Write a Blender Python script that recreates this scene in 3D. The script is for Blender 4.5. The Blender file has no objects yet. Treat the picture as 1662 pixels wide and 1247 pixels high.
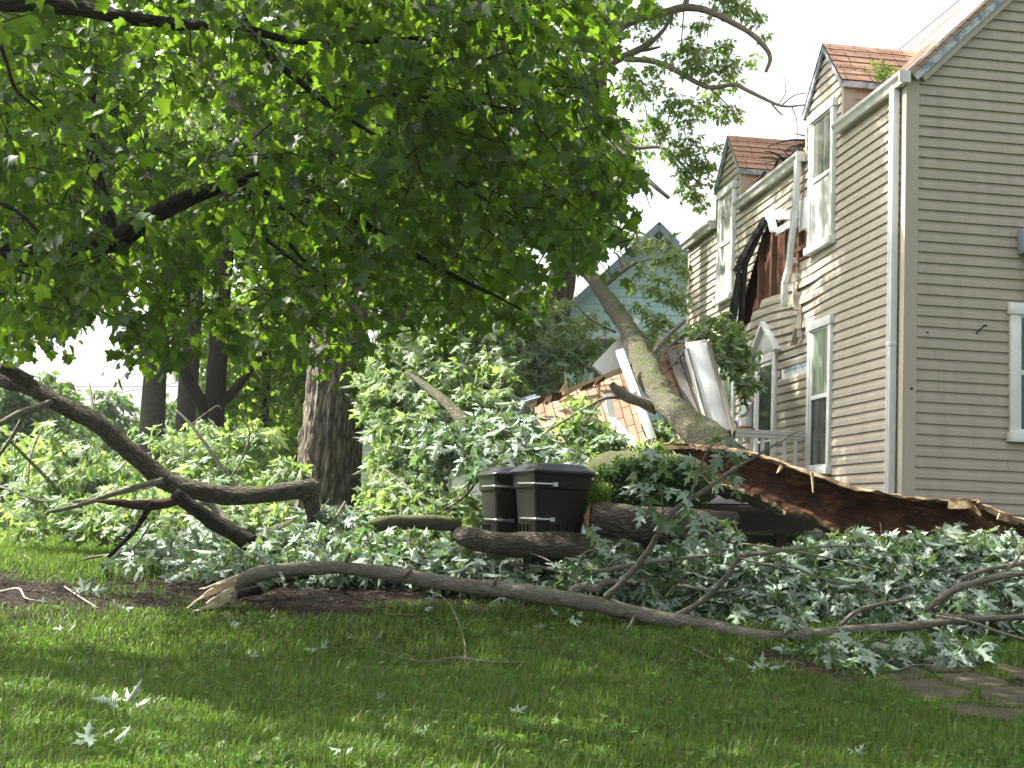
import bpy, math, random
import numpy as np
from mathutils import Vector, Matrix

# ------------------------------------------------------------------ camera, world, sun, exposure
sc = bpy.context.scene
COL = sc.collection
W, H, F = 1662.0, 1247.0, 2100.0
PITCH, ROLL, CZ = math.atan(215 / F), .043, 1.05
cam = bpy.data.cameras.new("camera")
cam.sensor_width = 36; cam.lens = F / W * 36; cam.clip_end = 500; cam.clip_start = .05
co = bpy.data.objects.new("camera", cam); COL.objects.link(co)
RM = Matrix.Rotation(math.pi / 2 + PITCH, 3, 'X') @ Matrix.Rotation(ROLL, 3, 'Z')
co.matrix_world = Matrix.Translation((0, 0, CZ)) @ RM.to_4x4()
sc.camera = co
sc.render.engine = 'CYCLES'
SUN_EL, SUN_AZ = math.radians(50), math.radians(-70)       # azimuth from +Y, negative = towards -X
world = bpy.data.worlds.new("World"); sc.world = world; world.use_nodes = True
wn = world.node_tree.nodes; wl = world.node_tree.links
bg = wn.get("Background") or wn.new("ShaderNodeBackground")
sky = wn.new("ShaderNodeTexSky"); sky.sky_type = 'NISHITA'; sky.sun_disc = False
sky.sun_elevation = SUN_EL; sky.sun_rotation = SUN_AZ
sky.air_density = 1.0; sky.dust_density = 6.0; sky.ozone_density = 1.0
hs = wn.new("ShaderNodeHueSaturation"); hs.inputs['Saturation'].default_value = .3; hs.inputs['Value'].default_value = 1.35   # thin bright overcast veil
wl.new(sky.outputs[0], hs.inputs['Color']); wl.new(hs.outputs[0], bg.inputs[0]); bg.inputs[1].default_value = .11
sd = Vector((math.sin(SUN_AZ) * math.cos(SUN_EL), math.cos(SUN_AZ) * math.cos(SUN_EL), math.sin(SUN_EL)))
sun = bpy.data.lights.new("sun", 'SUN'); sun.energy = 5.0; sun.angle = math.radians(.55); sun.color = (1, .95, .86)
so = bpy.data.objects.new("sun", sun); COL.objects.link(so)
so.rotation_euler = sd.to_track_quat('Z', 'Y').to_euler()
sc.view_settings.view_transform = 'Standard'; sc.view_settings.look = 'None'
sc.view_settings.exposure = 1.62; sc.view_settings.gamma = 1
cy = sc.cycles
cy.max_bounces = 7; cy.diffuse_bounces = 3; cy.glossy_bounces = 3; cy.transmission_bounces = 4
cy.transparent_max_bounces = 6; cy.sample_clamp_indirect = 6; cy.caustics_reflective = False; cy.caustics_refractive = False
try:
    cy.use_denoising = True; cy.denoiser = 'OPENIMAGEDENOISE'
except Exception:
    pass

# ------------------------------------------------------------------ helpers
rng = np.random.default_rng(7)
RMn = np.array(RM)
CAM = np.array([0, 0, CZ])
def ray(px, py): return RMn @ np.array([(px - W / 2) / F, -(py - H / 2) / F, -1.])
def at(px, py, Y):
    r = ray(px, py); return CAM + r * (Y / r[1])
def sstep(a, b, x):
    t = np.clip((np.asarray(x, float) - a) / (b - a), 0, 1); return t * t * (3 - 2 * t)
def ground(x, y):
    x = np.asarray(x, float); y = np.asarray(y, float)
    return .38 * sstep(8.5, 12.5, y) + .018 * np.sin(x * 1.3 + 1) * np.sin(y * 1.1) + .010 * np.sin(x * 3.1) * np.cos(y * 2.7 + x)
def onground(px, py, dz=0.):
    r = ray(px, py); lo = 2.
    for y in np.arange(3, 60, .05):
        p = CAM + r * (y / r[1])
        if p[2] <= ground(p[0], p[1]) + dz: return p
    return CAM + r * (60 / r[1])
def nrm(v):
    v = np.asarray(v, float); return v / (np.linalg.norm(v, axis=-1, keepdims=True) + 1e-9)

def link(o, parent=None):
    COL.objects.link(o)
    if parent is not None: o.parent = parent
    return o
def tag(o, label=None, cat=None, group=None, kind=None):
    for k, v in (('label', label), ('category', cat), ('group', group), ('kind', kind)):
        if v: o[k] = v
    return o
def thing(name, label, cat, loc=(0, 0, 0), group=None):
    o = bpy.data.objects.new(name, None); o.location = loc; o.empty_display_size = .2
    COL.objects.link(o); tag(o, label, cat, group); return o
def mesh_obj(name, V, polys_n, loops, mat, parent=None, smooth=False, uv=None, mats=None, midx=None):
    """V (n,3) world coordinates, polys_n vertex count per polygon, loops flat vertex indices."""
    V = np.asarray(V, np.float32); polys_n = np.asarray(polys_n, np.int32); loops = np.asarray(loops, np.int32)
    me = bpy.data.meshes.new(name)
    me.vertices.add(len(V)); me.vertices.foreach_set('co', V.ravel())
    me.loops.add(len(loops)); me.loops.foreach_set('vertex_index', loops)
    me.polygons.add(len(polys_n))
    st = np.concatenate([[0], np.cumsum(polys_n)[:-1]]).astype(np.int32)
    me.polygons.foreach_set('loop_start', st)
    try: me.polygons.foreach_set('loop_total', polys_n)
    except Exception: pass
    if smooth: me.polygons.foreach_set('use_smooth', np.ones(len(polys_n), bool))
    if midx is not None: me.polygons.foreach_set('material_index', np.asarray(midx, np.int32))
    if uv is not None:
        l = me.uv_layers.new(name='UVMap'); l.data.foreach_set('uv', np.asarray(uv, np.float32).ravel())
    for m in (mats or [mat]): me.materials.append(m)
    me.update(calc_edges=True); me.validate()
    o = bpy.data.objects.new(name, me); COL.objects.link(o)
    if parent is not None:
        o.parent = parent; o.matrix_parent_inverse = PINV(parent)
    return o
def PINV(p):   # meshes carry world coordinates; only the Empties are moved
    return Matrix.Translation(-Vector(p.location)) if p.type == 'EMPTY' else Matrix.Identity(4)

class MB:
    """collects polygons; xf maps local (a,b,c) to world"""
    def __init__(s, xf=None): s.v = []; s.n = []; s.l = []; s.uv = []; s.xf = xf or (lambda p: p); s.mi = []
    def poly(s, pts, uv=None, mi=0):
        b = len(s.v)
        for p in pts: s.v.append(s.xf(np.asarray(p, float)))
        s.n.append(len(pts)); s.l += list(range(b, b + len(pts)))
        s.uv += list(uv) if uv is not None else [(0, 0)] * len(pts); s.mi.append(mi)
    def box(s, a0, a1, b0, b1, c0, c1, mi=0):
        P = [(a, b, c) for a in (a0, a1) for b in (b0, b1) for c in (c0, c1)]
        for q in ((0, 1, 3, 2), (4, 6, 7, 5), (0, 4, 5, 1), (2, 3, 7, 6), (0, 2, 6, 4), (1, 5, 7, 3)):
            s.poly([P[i] for i in q], mi=mi)
    def beam(s, p, q, w, h, up=(0, 0, 1), mi=0, w2=None, h2=None):
        """box from p to q, w wide, h thick along the up hint"""
        p = np.asarray(p, float); q = np.asarray(q, float); d = nrm(q - p); r = nrm(np.cross(d, up)); u = np.cross(r, d)
        w2 = w2 or w; h2 = h2 or h
        A = [p + r * x * w / 2 + u * y * h / 2 for x, y in ((-1, -1), (1, -1), (1, 1), (-1, 1))]
        Bq = [q + r * x * w2 / 2 + u * y * h2 / 2 for x, y in ((-1, -1), (1, -1), (1, 1), (-1, 1))]
        L = np.linalg.norm(q - p)
        for i in range(4):
            j = (i + 1) % 4; s.poly([A[i], A[j], Bq[j], Bq[i]], uv=[(0, 0), (w, 0), (w, L), (0, L)], mi=mi)
        s.poly(A[::-1], mi=mi); s.poly(Bq, mi=mi)
    def build(s, name, mat, parent=None, smooth=False, mats=None, split=False):
        if split:                      # one object per connected piece
            key = {}; par = list(range(len(s.n))); st = np.concatenate([[0], np.cumsum(s.n)]).astype(int)
            def find(i):
                while par[i] != i: par[i] = par[par[i]]; i = par[i]
                return i
            for f in range(len(s.n)):
                for v in s.v[st[f]:st[f + 1]]:
                    k = tuple(np.round(v, 4)); g = key.setdefault(k, f); par[find(f)] = find(g)
            comp = {}
            for f in range(len(s.n)): comp.setdefault(find(f), []).append(f)
            out = []
            for fs in comp.values():
                m = MB()
                for f in fs: m.poly(s.v[st[f]:st[f + 1]], s.uv[st[f]:st[f + 1]], s.mi[f])
                out.append(m.build(name, mat, parent, smooth, mats))
            return out
        return mesh_obj(name, np.array(s.v), s.n, s.l, mat, parent, smooth, s.uv, mats, s.mi)
def bevel(o, w=.01, seg=2):
    weld(o); m = o.modifiers.new('bevel', 'BEVEL'); m.width = w; m.segments = seg; m.limit_method = 'ANGLE'; return o
def weld(o):
    m = o.modifiers.new('weld', 'WELD'); m.merge_threshold = .0005; return o

def smooth_path(pts, rad, n=6):
    pts = np.asarray(pts, float); rad = np.asarray(rad, float)
    if len(pts) < 3:
        t = np.linspace(0, 1, n + 1)[:, None]; return pts[0] + (pts[-1] - pts[0]) * t, rad[0] + (rad[-1] - rad[0]) * t[:, 0]
    P = np.vstack([2 * pts[0] - pts[1], pts, 2 * pts[-1] - pts[-2]]); R = np.concatenate([[rad[0]], rad, [rad[-1]]])
    op = []; orr = []
    for i in range(1, len(P) - 2):
        for t in np.linspace(0, 1, n, endpoint=False):
            a, b, c, d = P[i - 1], P[i], P[i + 1], P[i + 2]
            op.append(.5 * (2 * b + (c - a) * t + (2 * a - 5 * b + 4 * c - d) * t * t + (3 * b - a - 3 * c + d) * t ** 3))
            orr.append(R[i] + (R[i + 1] - R[i]) * t)
    op.append(pts[-1]); orr.append(rad[-1])
    return np.array(op), np.array(orr)
def tube_arrays(pts, rad, sides=8, rough=.0, n=6, seed=0, cap=True, ridge=0, twist=0.):
    P, R = smooth_path(pts, rad, n)
    m = len(P); T = np.gradient(P, axis=0); T = nrm(T)
    up = np.array([0, 0, 1.]) if abs(T[0][2]) < .8 else np.array([0, 1., 0])
    A = np.zeros_like(P); a = nrm(up - T[0] * np.dot(up, T[0]))
    for i in range(m):
        a = nrm(a - T[i] * np.dot(a, T[i])); A[i] = a
    B = np.cross(T, A)
    L = np.concatenate([[0], np.cumsum(np.linalg.norm(np.diff(P, axis=0), axis=1))])
    r = np.random.default_rng(seed + 11)
    ang = np.linspace(0, 2 * np.pi, sides, endpoint=False)
    rr = R[:, None] * np.ones((1, sides))
    if rough:
        ph = r.uniform(0, 6.28, 8)
        lr = np.maximum(R.mean(), .01)
        for k in range(4):
            rr = rr * (1 + rough * .5 * np.sin((k + 1) * ang[None, :] + ph[k] + (1.1 + k * .9) * L[:, None] / lr * .35 * (1 if k % 2 else -1)))
        rr = rr * (1 + rough * .35 * r.standard_normal(rr.shape))
    if ridge:
        ph = r.uniform(0, 6.28, 6); d = np.zeros_like(rr)
        for k, fq in enumerate((9, 13, 17, 23)):
            w = .5 * np.sin(L[:, None] * (2.1 + k) + ph[k]) + .35 * np.sin(L[:, None] * (5.3 + 2 * k) + ph[k] * 2 + 2 * ang[None, :])
            d += (1 - np.abs(np.sin(fq * ang[None, :] / 2 + ph[k] + w))) ** 1.0
        rr = rr + ridge * (d / 4 - .45) * 2 + ridge * .25 * r.standard_normal(rr.shape)
    V = P[:, None, :] + rr[..., None] * (np.cos(ang)[None, :, None] * A[:, None, :] + np.sin(ang)[None, :, None] * B[:, None, :])
    V = V.reshape(-1, 3); n_ = []; lo = []; uv = []
    circ = 2 * np.pi * R.mean()
    i, j = np.meshgrid(np.arange(m - 1), np.arange(sides), indexing='ij'); i = i.ravel(); j = j.ravel(); j2 = (j + 1) % sides
    lo = np.stack([i * sides + j, i * sides + j2, (i + 1) * sides + j2, (i + 1) * sides + j], 1)
    uvq = np.stack([np.stack([j / sides * circ, L[i]], 1), np.stack([(j + 1) / sides * circ, L[i]], 1), np.stack([(j + 1) / sides * circ, L[i + 1]], 1), np.stack([j / sides * circ, L[i + 1]], 1)], 1)
    nn = np.full(len(lo), 4); lo = lo.ravel(); uvq = uvq.reshape(-1, 2)
    if cap:
        for ring, rev in ((0, True), (m - 1, False)):
            idx = np.arange(sides) + ring * sides
            if rev: idx = idx[::-1]
            lo = np.concatenate([lo, idx]); nn = np.concatenate([nn, [sides]]); uvq = np.vstack([uvq, np.zeros((sides, 2))])
    return V, nn, lo, uvq
def join(arrs):
    V = []; N = []; Lp = []; U = []; off = 0
    for v, n, l, u in arrs:
        V.append(v); N.append(n); Lp.append(np.asarray(l) + off); U.append(u); off += len(v)
    return np.vstack(V), np.concatenate(N), np.concatenate(Lp), np.vstack(U)
def tubes(name, specs, mat, parent=None, **kw):
    if name in ('side_branch', 'stem_end') and len(specs) > 1: return [tubes(name, [q], mat, parent, **dict(kw, seed=i * 7)) for i, q in enumerate(specs)]
    arr = join([tube_arrays(p, r, **dict(kw, seed=i * 7 + kw.get('seed', 0))) for i, (p, r) in enumerate(specs)])
    return mesh_obj(name, arr[0], arr[1], arr[2], mat, parent, True, arr[3])
def pix(lst):  # [(px,py,Y,r_pixels)] -> points, radii (metres)
    return [at(a, b, c) for a, b, c, r in lst], [r * c / F for a, b, c, r in lst]

# leaves --------------------------------------------------------------------------------------------
SILVER = [(0, 0), (.09, -.02), (.32, -.09), (.14, .11), (.38, .15), (.63, .50), (.32, .37), (.09, .33), (.13, .54), (.28, .69), (.11, .74), (0, 1.06)]
SILVER_S = [(0, 0), (.32, -.04), (.18, .14), (.58, .5), (.13, .38), (.24, .66), (0, 1.0)]
BROAD = [(0, 0), (.16, -.07), (.42, -.03), (.37, .12), (.60, .27), (.62, .44), (.45, .43), (.39, .52), (.25, .49), (.28, .68), (.15, .73), (0, .95)]
PLAIN = [(0, 0), (.28, .18), (.3, .5), (0, 1.0)]
def leaf_arrays(P, T, N, S, tpl, fold=.25, droop=.25):
    P = np.asarray(P); n = len(P); T = nrm(T); N = nrm(N - T * (N * T).sum(1, keepdims=True)); X = np.cross(T, N)
    S = np.asarray(S)[:, None]; tpl = np.array(tpl); k = len(tpl)
    f = (fold * rng.uniform(-.3, 1.3, n))[:, None]; d = (droop * rng.uniform(-.2, 1.5, n))[:, None]; wv = rng.uniform(.85, 1.1, n)[:, None]
    def pts(x, y):
        x = x[None, :] * wv; y = y[None, :] + 0 * x
        z = f * np.abs(x) - d * y * y - d * .5 * x * x
        return P[:, None, :] + S[..., None] * (x[..., None] * X[:, None, :] + y[..., None] * T[:, None, :] + z[..., None] * N[:, None, :])
    right = pts(tpl[:, 0], tpl[:, 1]); left = pts(-tpl[1:-1, 0], tpl[1:-1, 1])
    V = np.concatenate([right, left], 1); nv = V.shape[1]
    base = np.arange(n)[:, None] * nv
    a = np.arange(k)[None, :]; b = np.concatenate([[0, k - 1], np.arange(nv - 1, k - 1, -1)])
    b = np.concatenate([[k - 1], np.arange(nv - 1, k - 1, -1), [0]])[None, :]
    lo = np.concatenate([base + a, base + b], 1).ravel()
    return V.reshape(-1, 3), np.full(2 * n, k), lo, np.zeros((len(lo), 2))
def sprays(O, D, L, nl, size, sag=.3, up=(0, 0, 1), jit=.5, droop=.6, flip=0., sizevar=.25, side=.45):
    """O,D (M,3), L (M,): returns leaf pos/tip/normal/size and the twig control points"""
    O = np.asarray(O, float); M = len(O); D = nrm(D); L = np.broadcast_to(np.asarray(L, float), (M,))
    O = O - D * (L * .5)[:, None]
    s = rng.uniform(.12, 1.02, (M, nl)); s[:, 0] = 1.
    p = O[:, None] + D[:, None] * (L[:, None] * s)[..., None]; p[..., 2] -= sag * (L[:, None]) * s ** 2
    dirs = D[:, None] + np.zeros((M, nl, 3)); dirs[..., 2] -= 2 * sag * s
    hz = nrm(np.cross(dirs, np.array([0, 0, 1.]))); sg = np.where(rng.random((M, nl)) < .5, 1., -1.)
    lat = hz * sg[..., None] + rng.normal(0, .35, (M, nl, 3))
    sz = size * rng.uniform(1 - sizevar, 1 + sizevar, (M, nl)); sz[:, 0] *= .8
    p2 = p + lat * (sz * side)[..., None]
    tip = lat * .55 + dirs * .5 + rng.normal(0, .3, (M, nl, 3)); tip[..., 2] -= droop
    nv = np.asarray(up, float) + rng.normal(0, jit, (M, nl, 3))
    nv = np.where((rng.random((M, nl)) < flip)[..., None], -nv, nv)
    tw = np.stack([O, O + D * (L * .5)[:, None] - np.array([0, 0, 1.]) * (sag * L * .25)[:, None], O + D * L[:, None] - np.array([0, 0, 1.]) * (sag * L)[:, None]], 1)
    # keep above the ground
    for q in (p2, tw):
        q[..., 2] = np.maximum(q[..., 2], ground(q[..., 0], q[..., 1]) + .02)
    return p2.reshape(-1, 3), tip.reshape(-1, 3), nv.reshape(-1, 3), sz.ravel(), tw
def twig_arrays(tw, r0=.006, r1=.002):
    M, K, _ = tw.shape; T = nrm(tw[:, -1] - tw[:, 0]); A = nrm(np.cross(T, [.3, .2, 1.])); B = np.cross(T, A)
    an = np.array([0, 2.09, 4.19]); rad = np.linspace(r0, r1, K)
    V = tw[:, :, None, :] + rad[None, :, None, None] * (np.cos(an)[None, None, :, None] * A[:, None, None, :] + np.sin(an)[None, None, :, None] * B[:, None, None, :])
    base = (np.arange(M) * K * 3)[:, None, None]; k = np.arange(K - 1)[None, :, None]; j = np.arange(3)[None, None, :]; j2 = (j + 1) % 3
    q = np.stack([base + k * 3 + j, base + k * 3 + j2, base + (k + 1) * 3 + j2, base + (k + 1) * 3 + j], -1).reshape(-1)
    return V.reshape(-1, 3), np.full(len(q) // 4, 4), q, np.zeros((len(q), 2))
def foliage(name, O, D, L, nl, size, tpl, mat, parent, twig_mat=None, fold=.25, ldroop=.3, **kw):
    P, T, N, S, tw = sprays(O, D, L, nl, size, **kw)
    a = leaf_arrays(P, T, N, S, tpl, fold, ldroop); b = twig_arrays(tw)
    arr = join([a, b]); mi = np.concatenate([np.zeros(len(a[1]), int), np.ones(len(b[1]), int)])
    return mesh_obj(name, arr[0], arr[1], arr[2], mat, parent, False, None, [mat, twig_mat or M['twig']], mi)
def inpoly(px, py, poly):
    c = np.zeros(len(px), bool); n = len(poly)
    for i in range(n):
        x0, y0 = poly[i]; x1, y1 = poly[(i + 1) % n]
        t = ((y0 > py) != (y1 > py)); c ^= t & (px < (x1 - x0) * (py - y0) / (y1 - y0 + 1e-9) + x0)
    return c

# ------------------------------------------------------------------ materials
M = {}
class NT:
    def __init__(s, name):
        s.m = bpy.data.materials.new(name); s.m.use_nodes = True; s.t = s.m.node_tree; s.N = s.t.nodes; s.N.clear()
        s.out = s.N.new('ShaderNodeOutputMaterial')
    def n(s, typ, **kw):
        nd = s.N.new(typ)
        for k, v in kw.items():
            if hasattr(nd, k) and not k.startswith('i_'): setattr(nd, k, v)
        return nd
    def lk(s, a, b): s.t.links.new(a, b)
    def coord(s, kind='Object', scale=(1, 1, 1)):
        c = s.n('ShaderNodeTexCoord'); mp = s.n('ShaderNodeMapping'); mp.inputs['Scale'].default_value = scale
        s.lk(c.outputs[kind], mp.inputs['Vector']); return mp.outputs[0]
    def noise(s, vec, scale, detail=4, rough=.55, dist=0):
        nz = s.n('ShaderNodeTexNoise'); nz.inputs['Scale'].default_value = scale; nz.inputs['Detail'].default_value = detail
        nz.inputs['Roughness'].default_value = rough; nz.inputs['Distortion'].default_value = dist
        s.lk(vec, nz.inputs['Vector']); return nz.outputs['Fac']
    def ramp(s, fac, stops):
        r = s.n('ShaderNodeValToRGB'); e = r.color_ramp.elements
        while len(e) < len(stops): e.new(.5)
        for i, (p, c) in enumerate(stops):
            e[i].position = p; e[i].color = (*c, 1) if not np.isscalar(c) else (c, c, c, 1)
        s.lk(fac, r.inputs[0]); return r.outputs[0]
    def mix(s, fac, a, b, typ='MIX'):
        m = s.n('ShaderNodeMix'); m.data_type = 'RGBA'; m.blend_type = typ
        for sock, v in ((m.inputs[0], fac), (m.inputs[6], a), (m.inputs[7], b)):
            if isinstance(v, (int, float)): sock.default_value = v
            elif isinstance(v, tuple): sock.default_value = (*v, 1)
            else: s.lk(v, sock)
        return m.outputs[2]
    def math(s, op, a, b=0.):
        m = s.n('ShaderNodeMath'); m.operation = op
        for i, v in enumerate((a, b)):
            if isinstance(v, (int, float)): m.inputs[i].default_value = v
            else: s.lk(v, m.inputs[i])
        return m.outputs[0]
    def bump(s, h, strength=.5, dist=.02):
        b = s.n('ShaderNodeBump'); b.inputs['Strength'].default_value = strength; b.inputs['Distance'].default_value = dist
        s.lk(h, b.inputs['Height']); return b.outputs[0]
    def pbsdf(s, col, rough=.6, spec=.3, normal=None, metal=0.):
        p = s.n('ShaderNodeBsdfPrincipled')
        if isinstance(col, tuple): p.inputs['Base Color'].default_value = (*col, 1)
        else: s.lk(col, p.inputs['Base Color'])
        if isinstance(rough, (int, float)): p.inputs['Roughness'].default_value = rough
        else: s.lk(rough, p.inputs['Roughness'])
        p.inputs['Specular IOR Level'].default_value = spec; p.inputs['Metallic'].default_value = metal
        if normal is not None: s.lk(normal, p.inputs['Normal'])
        return p
    def done(s, sh):
        s.lk(sh.outputs[0] if hasattr(sh, 'outputs') else sh, s.out.inputs[0]); return s.m
def leaf_mat(name, top, under, trans, tw=.4, spec=.25, rough=.5, var=.35, straw=None):
    t = NT(name); g = t.n('ShaderNodeNewGeometry'); rnd = g.outputs['Random Per Island']
    c = t.mix(g.outputs['Backfacing'], top, under)
    hsv = t.n('ShaderNodeHueSaturation'); t.lk(c, hsv.inputs['Color'])
    hsv.inputs['Saturation'].default_value = 1.
    t.lk(t.math('ADD', t.math('MULTIPLY', rnd, var * 1.6), 1 - var * .8), hsv.inputs['Value'])
    r2 = t.math('FRACT', t.math('MULTIPLY', rnd, 7.31)); t.lk(t.math('ADD', t.math('MULTIPLY', r2, .05), .472), hsv.inputs['Hue'])
    hcol = hsv.outputs[0]
    if straw: hcol = t.mix(t.math('GREATER_THAN', t.math('FRACT', t.math('MULTIPLY', rnd, 13.7)), .86), hcol, straw)
    nz = t.noise(t.coord('Object'), 60, 2); cc = t.mix(.25, hcol, t.ramp(nz, [(.3, .35), (.7, .65)]), 'OVERLAY')
    p = t.pbsdf(cc, rough, spec)
    tr = t.n('ShaderNodeBsdfTranslucent'); h2 = t.n('ShaderNodeHueSaturation'); h2.inputs['Color'].default_value = (*trans, 1)
    t.lk(t.math('ADD', t.math('MULTIPLY', rnd, .6), .7), h2.inputs['Value']); t.lk(h2.outputs[0], tr.inputs[0])
    mx = t.n('ShaderNodeMixShader'); mx.inputs[0].default_value = tw; t.lk(p.outputs[0], mx.inputs[1]); t.lk(tr.outputs[0], mx.inputs[2])
    M[name] = t.done(mx)
def bark_mat(name, dark, light, su=14, sv=2.5, strength=.9, moss=0., mosscol=(.09, .13, .02), dist=.03, rough=.9, cw=.45):
    t = NT(name); uv = t.coord('UV', (su, sv, 1)); ob = t.coord('Object')
    a = t.noise(uv, 1.5, 6, .65, .6); v = t.n('ShaderNodeTexVoronoi'); v.feature = 'DISTANCE_TO_EDGE'; v.inputs['Scale'].default_value = 1.1
    wv = t.n('ShaderNodeMix'); wv.data_type = 'RGBA'; wv.inputs[0].default_value = .25; t.lk(uv, wv.inputs[6])
    nz2 = t.n('ShaderNodeTexNoise'); nz2.inputs['Scale'].default_value = 1.; t.lk(uv, nz2.inputs['Vector']); t.lk(nz2.outputs['Color'], wv.inputs[7])
    t.lk(wv.outputs[2], v.inputs['Vector'])
    e = t.ramp(v.outputs['Distance'], [(0, 0.), (.25, 1.)])
    h = t.mix(cw, a, e); big = t.noise(ob, 2.3, 3)
    col = t.ramp(h, [(.2, dark), (.75, light)]); col = t.mix(t.ramp(big, [(.35, 0.), (.7, .45)]), col, tuple(.6 * (x + y) for x, y in zip(dark, light)))
    if moss:
        g = t.n('ShaderNodeNewGeometry'); sx = t.n('ShaderNodeSeparateXYZ'); t.lk(g.outputs['Normal'], sx.inputs[0])
        f = t.math('ADD', t.math('MULTIPLY', sx.outputs[2], .16), t.math('ADD', t.math('MULTIPLY', t.noise(ob, 6, 6, .7), .8), t.math('MULTIPLY', t.noise(ob, 45, 3), .2))); f = t.ramp(f, [(.70 - moss * .5, 0.), (.86 - moss * .45, .85)])
        mc = t.mix(t.noise(ob, 40, 3), mosscol, tuple(x * 1.9 for x in mosscol)); col = t.mix(f, col, mc)
    M[name] = t.done(t.pbsdf(col, rough, .15, t.bump(h, strength, dist)))
def plain_mat(name, col, rough=.6, spec=.3, var=.15, scale=6, bump=0., metal=0., coord='Object', sc3=(1, 1, 1)):
    t = NT(name); ob = t.coord(coord, sc3); nz = t.noise(ob, scale, 5, .6)
    c = t.mix(nz, tuple(x * (1 - var) for x in col), tuple(min(1, x * (1 + var)) for x in col))
    nm = t.bump(t.noise(ob, scale * 6, 3), bump, .01) if bump else None
    M[name] = t.done(t.pbsdf(c, rough, spec, nm, metal))

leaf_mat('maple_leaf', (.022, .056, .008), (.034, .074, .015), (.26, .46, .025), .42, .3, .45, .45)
leaf_mat('silver_leaf', (.07, .14, .045), (.28, .355, .285), (.2, .33, .08), .26, .25, .5, .5)
leaf_mat('silver_leaf_backlit', (.075, .14, .038), (.30, .39, .26), (.36, .52, .12), .44, .25, .5, .35)  # same leaf, made paler and more translucent to imitate strong backlight
leaf_mat('back_leaf', (.075, .15, .028), (.11, .19, .05), (.32, .52, .06), .45, .25, .5, .45)
leaf_mat('far_leaf', (.07, .13, .04), (.10, .16, .06), (.18, .30, .06), .35, .2, .6, .45)
leaf_mat('fern_leaf', (.03, .08, .016), (.035, .09, .02), (.08, .18, .02), .25, .2, .6, .4)
leaf_mat('pale_leaf', (.12, .22, .03), (.15, .24, .05), (.36, .54, .06), .45, .2, .6, .3)
leaf_mat('weed_leaf', (.065, .14, .02), (.075, .15, .03), (.16, .30, .03), .32, .25, .5, .4)
leaf_mat('grass_blade', (.060, .120, .018), (.064, .124, .02), (.17, .30, .028), .35, .25, .45, .6, straw=(.17, .14, .07))
bark_mat('bark_big', (.035, .027, .02), (.27, .235, .19), 22, 3.2, 1., 0, dist=.05)
bark_mat('bark', (.022, .018, .014), (.125, .105, .086), 42, 11, .9, .05)
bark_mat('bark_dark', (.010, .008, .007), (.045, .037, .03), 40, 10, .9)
bark_mat('bark_gray', (.065, .056, .047), (.33, .295, .25), 34, 12, .9, .22, (.07, .08, .03), cw=.16, dist=.04)
bark_mat('bark_moss', (.05, .045, .03), (.17, .155, .115), 36, 11, 1., .35, (.06, .085, .018), cw=.15)
plain_mat('red_splinter', (.06, .036, .027), .9, .1, .5, 14, .6); bark_mat('bark_moss2', (.04, .036, .026), (.22, .205, .15), 46, 16, 1., .30, (.055, .075, .02), cw=.28, dist=.05)
plain_mat('twig', (.10, .075, .05), .8, .2, .3, 20)
plain_mat('twig_pale', (.34, .30, .24), .8, .2, .3, 20)
def rot_mat():
    t = NT('rot'); uv = t.coord('UV', (16, 9, 1)); a = t.noise(uv, 1.4, 7, .7, .5); b = t.noise(t.coord('Object'), 5, 5, .6)
    c = t.ramp(t.mix(.4, a, b), [(.36, (.012, .008, .005)), (.52, (.075, .036, .02)), (.66, (.23, .11, .06)), (.80, (.38, .21, .125))])
    M['rot'] = t.done(t.pbsdf(c, .95, .1, t.bump(a, 1., .04)))
    t = NT('sapwood'); uv = t.coord('UV', (14, 8, 1)); a = t.noise(uv, 1.5, 6, .7, .4); b = t.noise(t.coord('Object'), 7, 4)
    c = t.ramp(a, [(.25, (.20, .12, .06)), (.5, (.46, .36, .21)), (.8, (.66, .56, .38))]); c = t.mix(t.ramp(b, [(.44, 0.), (.58, .85)]), c, (.10, .045, .022))
    M['sapwood'] = t.done(t.pbsdf(c, .85, .15, t.bump(a, 1., .02)))
rot_mat()
def siding_mat(name, col, dirt=.25):
    t = NT(name); ob = t.coord('Object'); st = t.noise(t.coord('Object', (3, 3, .35)), 2.2, 5, .65); fine = t.noise(t.coord('Object', (1, 1, 14)), 9, 3)
    c = t.mix(t.ramp(st, [(.42, 0.), (.75, dirt)]), col, tuple(x * .72 for x in col)); c = t.mix(.10, c, t.ramp(fine, [(.3, .3), (.7, .7)]), 'OVERLAY')
    M[name] = t.done(t.pbsdf(c, .45, .35, t.bump(t.noise(t.coord('Object', (1, 1, 2)), 1.8, 2), .12, .05)))
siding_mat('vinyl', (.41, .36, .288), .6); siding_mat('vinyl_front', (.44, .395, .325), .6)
siding_mat('turquoise', (.56, .79, .81), .4); siding_mat('white_siding', (.70, .72, .74), .3); siding_mat('grey_siding', (.42, .44, .40), .5)
siding_mat('bounce_siding', (.55, .42, .32), .3); siding_mat('trim_tan', (.42, .37, .30), .4)  # first colour has orange-pink bounce light from the roof put into it
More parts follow.
